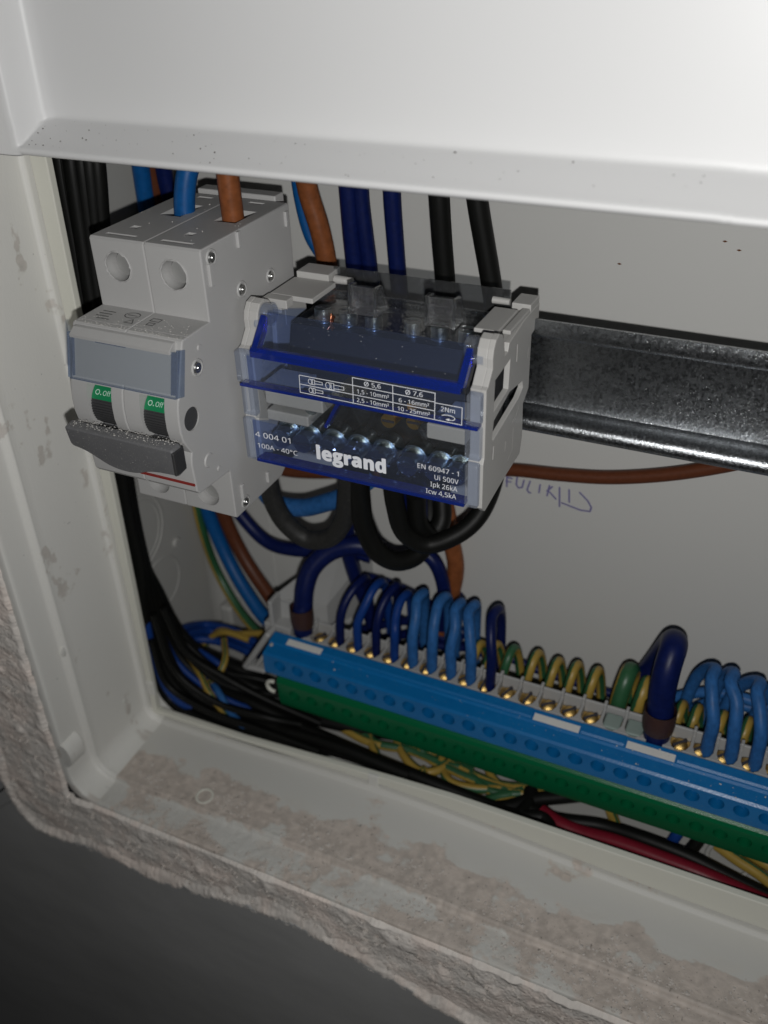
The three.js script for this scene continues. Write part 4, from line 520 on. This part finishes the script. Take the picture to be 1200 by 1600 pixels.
["earth_wire","yellow and green loop behind light blue loops, fourth from the brown sleeve","earth loops behind blue loops","yg",1.7,[[185.0,-142.0,-7.0],[185.4,-126.0,-7.0],[186.0,-125.0,-7.5],[186.7,-119.6,-9.8],[187.0,-118.0,-13.0],[187.3,-119.5,-16.0],[187.8,-125.0,-18.5],[188.5,-130.0,-20.0],[190.0,-145.0,-20.0]]],
["earth_wire","yellow and green loop behind light blue loops, fifth from the brown sleeve","earth loops behind blue loops","yg",1.7,[[190.6,-142.0,-7.0],[191.0,-126.0,-7.0],[191.6,-125.7,-7.5],[192.3,-120.3,-9.8],[192.6,-118.7,-13.0],[192.9,-120.2,-16.0],[193.4,-125.7,-18.5],[194.1,-130.0,-20.0],[195.6,-145.0,-20.0]]],
["blue_cable","thick navy cable arching into the brown sleeve among earth wires","","navy2",4.3,[[160.6,-120,4],[160.6,-110,3.5],[159.9,-100.7,2.0],[160.0,-92.2,-1.0],[160.3,-88.1,-6.0],[158.8,-93.4,-14.0],[155.1,-106.2,-19.0],[149.9,-121.8,-21.0],[145.7,-138.5,-22.0],[143.8,-154.4,-22.0]]],
["blue_wire","light blue wire lying level on the back panel behind the loops","level blue wires","blueL",1.9,[[151.0,-135.7,-23.0],[163.2,-123.1,-22.0],[175.3,-116.6,-22.0],[198.1,-116.6,-22.0]]],
["blue_wire","light blue wire lying level on the back panel behind the loops","level blue wires","blueL",1.9,[[162.8,-139.9,-24.0],[172.0,-124.3,-23.0],[182.1,-120.3,-23.0],[198.8,-121.1,-23.0]]],
["blue_wire","light blue wire lying level on the back panel behind the loops","level blue wires","blueL",1.9,[[154.3,-147.7,-25.0],[168.8,-135.2,-25.0],[186.2,-134.4,-25.0],[203.0,-133.6,-25.0]]],
["blue_wire","thin navy wire crossing behind the loops of the bar","crossing navy wires","navy3",1.7,[[37.1,-135.3,-22.0],[59.6,-123.6,-23.0],[75.4,-120.8,-24.0],[99.2,-133.6,-24.0]]],
["blue_wire","thin navy wire crossing behind the loops of the bar","crossing navy wires","navy3",1.7,[[45.2,-138.5,-23.0],[61.9,-128.6,-24.0],[72.3,-117.8,-25.0],[79.7,-106.9,-26.0]]],
["blue_wire","thin navy wire crossing behind the loops of the bar","crossing navy wires","navy3",1.7,[[60.8,-130.7,-20.0],[76.3,-130.3,-22.0],[91.6,-127.3,-23.0],[114.3,-131.3,-24.0],[141.1,-132.5,-24.0]]],
["blue_wire","thin navy wire crossing behind the loops of the bar","crossing navy wires","navy3",1.7,[[36.6,-127.0,-24.0],[53.2,-125.7,-25.0],[75.4,-128.9,-24.0],[96.5,-131.3,-24.0]]],
["blue_wire","thin blue wire arching toward the lower end of the bar","arching blue wires","blueD",1.75,[[-32.7,-136.4,17.3],[-32.7,-138.0,4.5],[-32.7,-147.7,-12.0],[-17.7,-145.9,-12.0],[-4.0,-145.1,-8.0],[10.6,-145.5,-4.0]]],
["blue_wire","thin blue wire arching toward the lower end of the bar","arching blue wires","blueD",1.75,[[-32.7,-142.1,16.7],[-32.7,-143.3,1.3],[-29.8,-150.3,-12.0],[-13.6,-148.2,-10.0],[4.3,-147.7,-4.0]]],
["blue_wire","thin blue wire arching toward the lower end of the bar","arching blue wires","blueD",1.75,[[-32.7,-145.8,16.3],[-32.7,-148.5,-2.1],[-22.3,-150.7,-8.0],[-5.7,-148.6,-5.0],[6.7,-150.4,-2.0]]],
["earth_wire","yellow wire glimpsed among the black cables in the corner","corner earth wires","yellow",1.4,[[-33.0,-160.8,5.1],[-32.0,-156.4,-10.0],[-23.7,-147.1,-11.0],[-14.8,-145.1,-10.0],[-0.0,-140.1,-10.0],[12.0,-137.9,-8.0]]],
["earth_wire","yellow wire glimpsed among the black cables in the corner","corner earth wires","yellow",1.4,[[-33.0,-161.7,14.6],[-33.0,-158.0,-0.3],[-28.2,-150.9,-7.0],[-19.8,-144.5,-8.0],[-7.1,-144.4,-8.0]]],
["earth_wire","yellow wire glimpsed among the black cables in the corner","corner earth wires","yellow",1.4,[[-31.2,-145.0,6.0],[-16.8,-143.8,16.0],[-6.5,-147.4,23.0],[-2.1,-154.0,23.0],[3.9,-162.2,21.9],[17.3,-162.2,25.3]]],
["earth_wire","yellow wire glimpsed among the black cables in the corner","corner earth wires","yellow",1.4,[[-22.6,-162.2,15.7],[-10.7,-148.0,17.0],[-5.0,-140.5,16.0],[-5.2,-137.8,12.0],[-12.3,-138.2,2.0]]],
["black_wire","thin black wire straying across the front of the black bundle","stray black wires","black",1.4,[[-19.2,-110.4,24.0],[-13.2,-132.4,22.0],[-2.3,-145.3,18.0],[7.5,-151.0,12.0],[15.5,-154.3,6.0]]],
["black_wire","thin black wire straying across the front of the black bundle","stray black wires","black",1.4,[[-24.3,-119.2,25.0],[-16.8,-143.9,24.0],[1.5,-153.5,22.0],[19.3,-157.0,18.0]]],
["black_wire","thin black wire straying across the front of the black bundle","stray black wires","black",1.4,[[-25.2,-134.7,12.0],[-11.5,-147.3,10.0],[4.0,-149.9,6.0],[13.3,-153.4,2.0]]],
["black_wire","thin black wire straying across the front of the black bundle","stray black wires","black",1.4,[[-24.3,-110.5,26.0],[-18.9,-137.8,26.0],[-1.8,-148.6,25.0],[19.5,-151.1,22.0],[29.9,-156.0,16.0]]],
["black_wire","thin black wire straying across the front of the black bundle","stray black wires","black",1.4,[[-19.9,-106.7,25.0],[-13.4,-127.5,24.0],[-0.7,-138.9,20.0],[16.1,-148.6,16.0],[35.0,-158.8,10.0]]],
["black_wire","thin black wire straying across the front of the black bundle","stray black wires","black",1.4,[[-28.3,-124.6,26.0],[-24.6,-146.8,26.0],[-7.9,-153.6,26.0],[15.0,-155.7,25.0],[43.2,-156.6,25.0]]],
["blue_wire","thin blue wire woven through the black bundle","woven blue wires","blueD",1.25,[[-33.2,-130.0,15.0],[-23.3,-138.4,20.0],[-14.4,-144.5,21.0],[-3.9,-150.4,20.0],[8.6,-157.8,15.0],[19.2,-162.4,8.5],[32.3,-162.4,5.5]]],
["blue_wire","thin blue wire woven through the black bundle","woven blue wires","blueD",1.25,[[-24.4,-141.0,8.0],[-10.4,-145.6,9.0],[-7.0,-154.0,8.0],[7.6,-160.9,4.0]]],
["blue_wire","dark blue wire lowest in the corner beside the frame","","blueD",1.5,[[-32.9,-108.9,21.3],[-30.5,-122.0,24.0],[-29.1,-140.7,25.0],[-26.1,-151.0,25.0],[-20.8,-157.6,24.0],[-13.0,-162.1,20.5],[-2.2,-162.1,18.1]]],
["blue_wire","short blue wire crossing under the black cables near the frame","","blueL",1.4,[[-18.4,-151.2,10.0],[-3.7,-147.3,21.0],[2.0,-150.7,24.0],[4.7,-156.9,23.0],[13.2,-162.2,23.4],[25.9,-162.2,25.2]]],
["earth_wire","yellow and green wire tangled under the green bar","earth wires under the green bar","yellow",1.75,[[18.3,-161.9,-3.7],[30.8,-161.9,2.8],[44.3,-161.9,6.5],[56.6,-161.9,8.5],[74.2,-161.9,5.1],[90.9,-161.9,0.6]]],
["earth_wire","yellow and green wire tangled under the green bar","earth wires under the green bar","yg",1.75,[[49.5,-161.9,-1.5],[54.7,-161.9,5.7],[60.1,-161.9,12.3],[67.4,-161.9,19.6]]],
["earth_wire","yellow and green wire tangled under the green bar","earth wires under the green bar","yg",1.75,[[63.9,-161.9,1.6],[71.5,-161.9,9.8],[80.8,-161.9,14.1],[87.1,-161.9,9.2],[89.1,-161.9,1.4]]],
["earth_wire","yellow and green wire tangled under the green bar","earth wires under the green bar","yg",1.75,[[72.9,-157.7,2.0],[78.6,-161.9,6.0],[88.9,-161.9,8.5],[104.7,-161.9,9.9],[117.0,-161.9,9.4]]],
["earth_wire","yellow and green wire tangled under the green bar","earth wires under the green bar","ygG",1.75,[[91.5,-161.9,2.1],[98.6,-161.9,8.3],[107.6,-161.9,12.2],[117.4,-161.9,9.2],[124.8,-161.9,3.3]]],
["earth_wire","yellow and green wire tangled under the green bar","earth wires under the green bar","yg",1.75,[[101.5,-161.9,1.2],[107.7,-161.9,7.6],[114.7,-161.9,9.7],[125.5,-161.9,5.6]]],
["earth_wire","yellow and green wire tangled under the green bar","earth wires under the green bar","yg",1.75,[[85.7,-153.5,6.0],[85.4,-161.9,6.5],[91.6,-161.9,14.0],[101.2,-161.9,13.7],[114.1,-161.9,8.1],[129.3,-161.9,2.3]]],
["earth_wire","yellow and green wire tangled under the green bar","earth wires under the green bar","yellow",1.75,[[87.7,-161.9,5.5],[101.5,-161.9,8.0],[111.5,-161.9,7.9],[120.3,-161.9,4.6]]],
["earth_wire","yellow and green wire tangled under the green bar","earth wires under the green bar","yellow",1.75,[[83.0,-161.9,16.1],[80.8,-161.9,13.0],[79.9,-161.9,15.1],[78.2,-161.9,17.2]]],
["earth_wire","yellow and green wire tangled under the green bar","earth wires under the green bar","ygG",1.75,[[49.0,-161.9,4.4],[59.2,-161.9,8.1],[71.9,-161.9,6.1],[85.7,-161.9,7.1],[98.2,-161.9,6.0]]],
["earth_wire","yellow and green wire tangled under the green bar","earth wires under the green bar","ygG",1.75,[[104.1,-161.9,21.4],[110.0,-161.9,14.1],[114.9,-161.9,10.3],[119.9,-161.9,3.2]]],
["earth_wire","short yellow wire dropping from the green bar onto the red cable","","yellow",1.9,[[146.2,-158.1,0.0],[150.0,-161.7,4.4],[153.0,-161.7,9.2],[156.0,-161.7,16.7]]],
["blue_wire","short blue wire slanting from green bar to red cable","","blueD",2.0,[[175.5,-157.4,0.0],[172.8,-161.6,5.8],[171.0,-161.6,13.0],[169.1,-161.6,19.4]]],
["black_cable","short black cable slanting from the green bar to the red cable","","black",2.2,[[182.2,-159.1,-0.0],[179.1,-161.4,8.1],[176.1,-161.4,15.1],[173.8,-161.4,21.6]]],
["earth_wire","yellow wire sloping down beside the far end of the red cable","sloping yellow wires","yellow",2.0,[[186.4,-161.6,3.3],[193.2,-161.6,6.5],[200.9,-161.6,9.4],[210.5,-161.6,14.4]]],
["earth_wire","yellow wire sloping down beside the far end of the red cable","sloping yellow wires","yellow",2.0,[[192.4,-161.6,0.6],[201.2,-161.6,3.8],[211.7,-161.6,7.3]]],
["red_cable","red cable lying on the frame edge below the green bar","","red",2.7,[[127.3,-160.9,14.5],[134.2,-160.9,17.0],[142.0,-160.9,17.7],[154.3,-159.3,18.0],[169.7,-158.4,19.0],[184.5,-158.1,20.0],[199.1,-160.3,20.0],[217.0,-160.9,22.2]]],
["black_cable","black cable resting on top of the red cable","","black",2.4,[[121.3,-161.2,15.1],[133.2,-161.2,15.3],[148.4,-160.8,12.0],[164.1,-159.1,13.0],[179.4,-159.2,14.0],[194.5,-161.2,15.3],[214.8,-161.2,19.2]]],
["black_cable","black cable arching up from the bundle under the green bar","","black",2.6,[[104.5,-161.0,22.6],[115.0,-161.0,18.0],[122.4,-161.0,11.0],[132.5,-161.0,4.9],[142.6,-161.0,-1.2]]],
["black_cable","black cable stub bending over the start of the red cable","","black",2.7,[[121.0,-160.9,6.9],[121.8,-160.9,12.9],[121.5,-160.9,19.3],[129.0,-160.9,16.9],[132.5,-160.9,20.5],[129.6,-160.9,26.2]]],
["black_cable","black cable of the bundle that ends behind the green bar","","black",2.6,[[-21.4,59.4,13.6],[-21.1,51.2,14.6],[-23.5,28.7,15.6],[-24.7,8.3,16.6],[-29.0,-23.8,17.6],[-31.8,-70.8,18.1],[-31.8,-94.3,17.7],[-31.8,-110.9,16.0],[-31.8,-134.6,8.5],[-23.4,-147.4,4.0],[-5.7,-151.1,3.0],[10.1,-155.3,2.0],[26.4,-160.8,0.0],[46.3,-161.0,-1.1],[62.6,-161.0,-2.5]]],
["black_cable","black cable of the bundle running down beside the breaker and along the frame","black cable bundle","black",2.7,[[-23.0,59.6,15.0],[-22.8,51.4,16.0],[-24.7,29.0,17.0],[-25.6,8.6,18.0],[-28.6,-23.1,19.0],[-31.6,-70.2,19.0],[-31.2,-93.2,19.0],[-31.7,-109.5,17.8],[-31.7,-135.9,13.3],[-23.4,-151.1,11.0],[-5.4,-156.9,11.0],[10.8,-158.8,9.0],[27.5,-160.9,7.2],[49.1,-160.9,4.6],[69.3,-160.9,0.2]]],
["black_cable","black cable of the bundle running down beside the breaker and along the frame","black cable bundle","black",2.6,[[-24.9,59.7,16.1],[-24.7,51.5,17.1],[-26.1,29.2,18.0],[-26.9,8.9,19.1],[-28.6,-22.6,20.1],[-31.3,-69.5,20.1],[-30.9,-92.4,20.0],[-31.8,-111.3,19.8],[-31.8,-138.2,16.8],[-24.0,-153.1,16.0],[-5.3,-157.5,17.0],[19.1,-159.6,18.0],[45.3,-160.6,19.0],[72.9,-161.0,20.0],[99.1,-161.0,21.3],[123.5,-159.9,22.0],[142.1,-160.7,22.0],[164.4,-161.0,22.6]]],
["black_cable","black cable of the bundle running down beside the breaker and along the frame","black cable bundle","black",2.5,[[-31.6,59.6,17.4],[-31.5,51.3,18.4],[-31.6,29.0,19.4],[-31.7,8.7,20.4],[-29.9,-22.2,21.4],[-31.7,-68.7,21.4],[-31.4,-91.6,21.4],[-31.9,-112.8,22.1],[-31.9,-140.2,20.7],[-25.0,-156.4,20.0],[-5.5,-161.1,22.2],[19.2,-161.1,23.4],[47.5,-161.1,23.2],[74.5,-161.1,23.6],[104.9,-161.1,23.6],[133.6,-161.1,24.2]]],
["black_cable","black cable of the bundle running down beside the breaker and along the frame","black cable bundle","black",2.5,[[-27.1,59.9,17.8],[-27.0,51.7,18.8],[-27.8,29.5,19.8],[-28.2,9.3,20.8],[-28.2,-21.7,21.8],[-30.5,-68.2,21.8],[-30.1,-91.0,21.8],[-31.9,-113.6,23.1],[-31.9,-141.6,23.2],[-28.6,-159.6,22.0],[-9.1,-161.1,26.0],[15.5,-161.1,26.9],[38.5,-161.1,27.2]]],
["black_cable","black cable of the bundle running down beside the breaker and along the frame","black cable bundle","black",2.5,[[-23.4,59.1,12.9],[-23.2,50.9,13.9],[-25.4,28.3,14.9],[-26.5,7.7,15.9],[-30.1,-24.3,16.9],[-31.9,-70.7,18.4],[-31.9,-94.1,17.9],[-31.9,-111.2,13.4],[-29.2,-135.8,8.0],[-14.3,-147.1,9.0],[5.4,-153.6,8.0],[19.8,-159.8,4.0],[39.5,-161.1,2.5],[57.9,-161.1,-0.5]]],
["black_cable","black cable of the bundle running down beside the breaker and along the frame","black cable bundle","black",2.4,[[-25.0,59.3,14.3],[-24.9,51.1,15.3],[-26.5,28.6,16.3],[-27.4,8.1,17.3],[-29.8,-23.6,18.3],[-32.0,-70.3,19.0],[-32.0,-93.7,18.5],[-32.0,-109.3,16.1],[-30.6,-139.2,13.0],[-16.7,-153.7,13.0],[5.8,-155.5,14.0],[29.8,-160.0,14.0],[56.0,-158.4,18.0],[83.4,-158.3,20.0],[108.4,-160.3,20.0],[130.1,-161.2,20.3]]],
["black_cable","black cable of the bundle running down beside the breaker and along the frame","black cable bundle","black",2.4,[[-26.2,59.7,16.4],[-26.1,51.5,17.4],[-27.2,29.2,18.4],[-27.8,8.8,19.4],[-28.8,-22.5,20.4],[-31.3,-69.3,20.4],[-30.9,-92.2,20.4],[-32.0,-109.1,18.5],[-30.4,-140.1,18.0],[-18.4,-156.0,18.0],[4.0,-161.1,18.0],[27.0,-158.9,19.0],[51.6,-156.9,20.0],[78.6,-157.7,21.0]]],
["black_cable","black cable of the bundle running down beside the breaker and along the frame","black cable bundle","black",2.5,[[-30.3,59.5,16.7],[-30.2,51.2,17.8],[-30.6,28.9,18.8],[-30.9,8.5,19.8],[-30.0,-22.5,20.8],[-31.9,-69.1,20.8],[-31.6,-92.1,20.8],[-31.9,-112.0,21.0],[-31.2,-142.2,20.0],[-20.7,-159.4,20.0],[3.1,-161.1,21.5],[29.5,-161.1,21.1],[57.6,-161.1,21.5]]]
];
for (const [name, label, group, mat, r, pts] of CABLES) single(name, label, /wire/.test(name) ? 'wire' : 'cable', tube(pts, r, 0, r > 2.5 ? 20 : 14), C[mat.startsWith('navy') ? 'navy' : mat], group);

// ---------------------------------------------------------------- dust, crumbs and the loose ring
single('plaster_dust', 'white plaster dust lying on the breaker handle and nose', 'dust', merge([
  grains(700, () => { const x = rr(0.6, 35.2), u = rnd(); return u < 0.55 ? [x, -2.0 + rr(-0.1, 0.15), rr(66.4, 70.4)] : [x, -2.6 - rr(0, 2), rr(64.8, 67)]; }, 0.04, 0.3),
  grains(420, () => { const x = rr(1, 35), y = -3.4 - 7 * rnd(); return [x, y, 70.15 + 0.16 * (y + 6), 1]; }, 0.02, 0.16),
  grains(620, () => [rr(0.5, 35), 23.62, 58.9 - 10 * rnd() ** 2.2], 0.04, 0.26),
  grains(60, () => [rr(0.5, 35), 43.05, rr(4, 46)], 0.05, 0.25),
]), M.dust, '', 'stuff');
single('dark_specks', 'small dark grit on the ledge of the white cover', 'grit', grains(85, () => { const x = -17 + 187 * rnd() ** 1.6, t = rnd(); return [x, 64.1 + 5 * t, 44.6 - 9 * t, 1]; }, 0.07, 0.34), M.speck, '', 'stuff');
single('bar_dust', 'pale flakes of dust on the blue bar', 'dust', grains(70, () => { const t = rnd(), z = 8.6 + 9.2 * t; return [rr(40, 200), -118.3 - 3.1 * t, z]; }, 0.1, 0.55), M.dust, '', 'stuff');
single('cover_dust', 'tiny dust flecks on the blue sloped cover', 'dust', grains(60, () => { const t = rnd(); return [rr(47, 103), 22.9 - 7.4 * t, 34.1 + 6.9 * t]; }, 0.05, 0.2), M.dust, '', 'stuff');
single('plaster_crumbs', 'loose plaster crumbs lying on the bottom of the box', 'crumbs', grains(4200, () => { const x = rr(-30, 235), z = rnd() < 0.5 ? 46 + 14 * Math.sqrt(rnd()) : 61.8 + 11 * rnd(); if (fbm(x / 12, z / 9, 201, 4) < 0.44) return null; return [x, -162.6 - (z > 61.6 ? 3.9 : 1.9 + (z - 50) * 0.03) + bow(x) * clamp(1 - (z - 30) / 43, 0, 1), z, 1]; }, 0.08, 0.85), M.crumb, '', 'stuff');
single('plaster_rubble', 'rough grains on the plaster around the box', 'rubble', grains(1500, () => rnd() < 0.75 ? [rr(-60, 235), -168.5 - 22 * rnd(), 74.6 + rr(-0.4, 0.8), 1] : [-42 - 26 * rnd(), rr(-185, -60), 74.6 + rr(-0.4, 0.8), 1], 0.15, 1.1), M.crumb, '', 'stuff');
single('plastic_ring', 'small white plastic ring lying on the dusty bottom of the box', 'ring', new THREE.TorusGeometry(3.0, 0.55, 10, 40).rotateX(Math.PI / 2 + 0.08).translate(10.4, -164.2, 55.6), M.lip);

scene.traverse((o) => { if (o.isMesh) { o.castShadow = true; o.receiveShadow = true; } delete o.userData.origin; });
renderer.render(scene, camera);
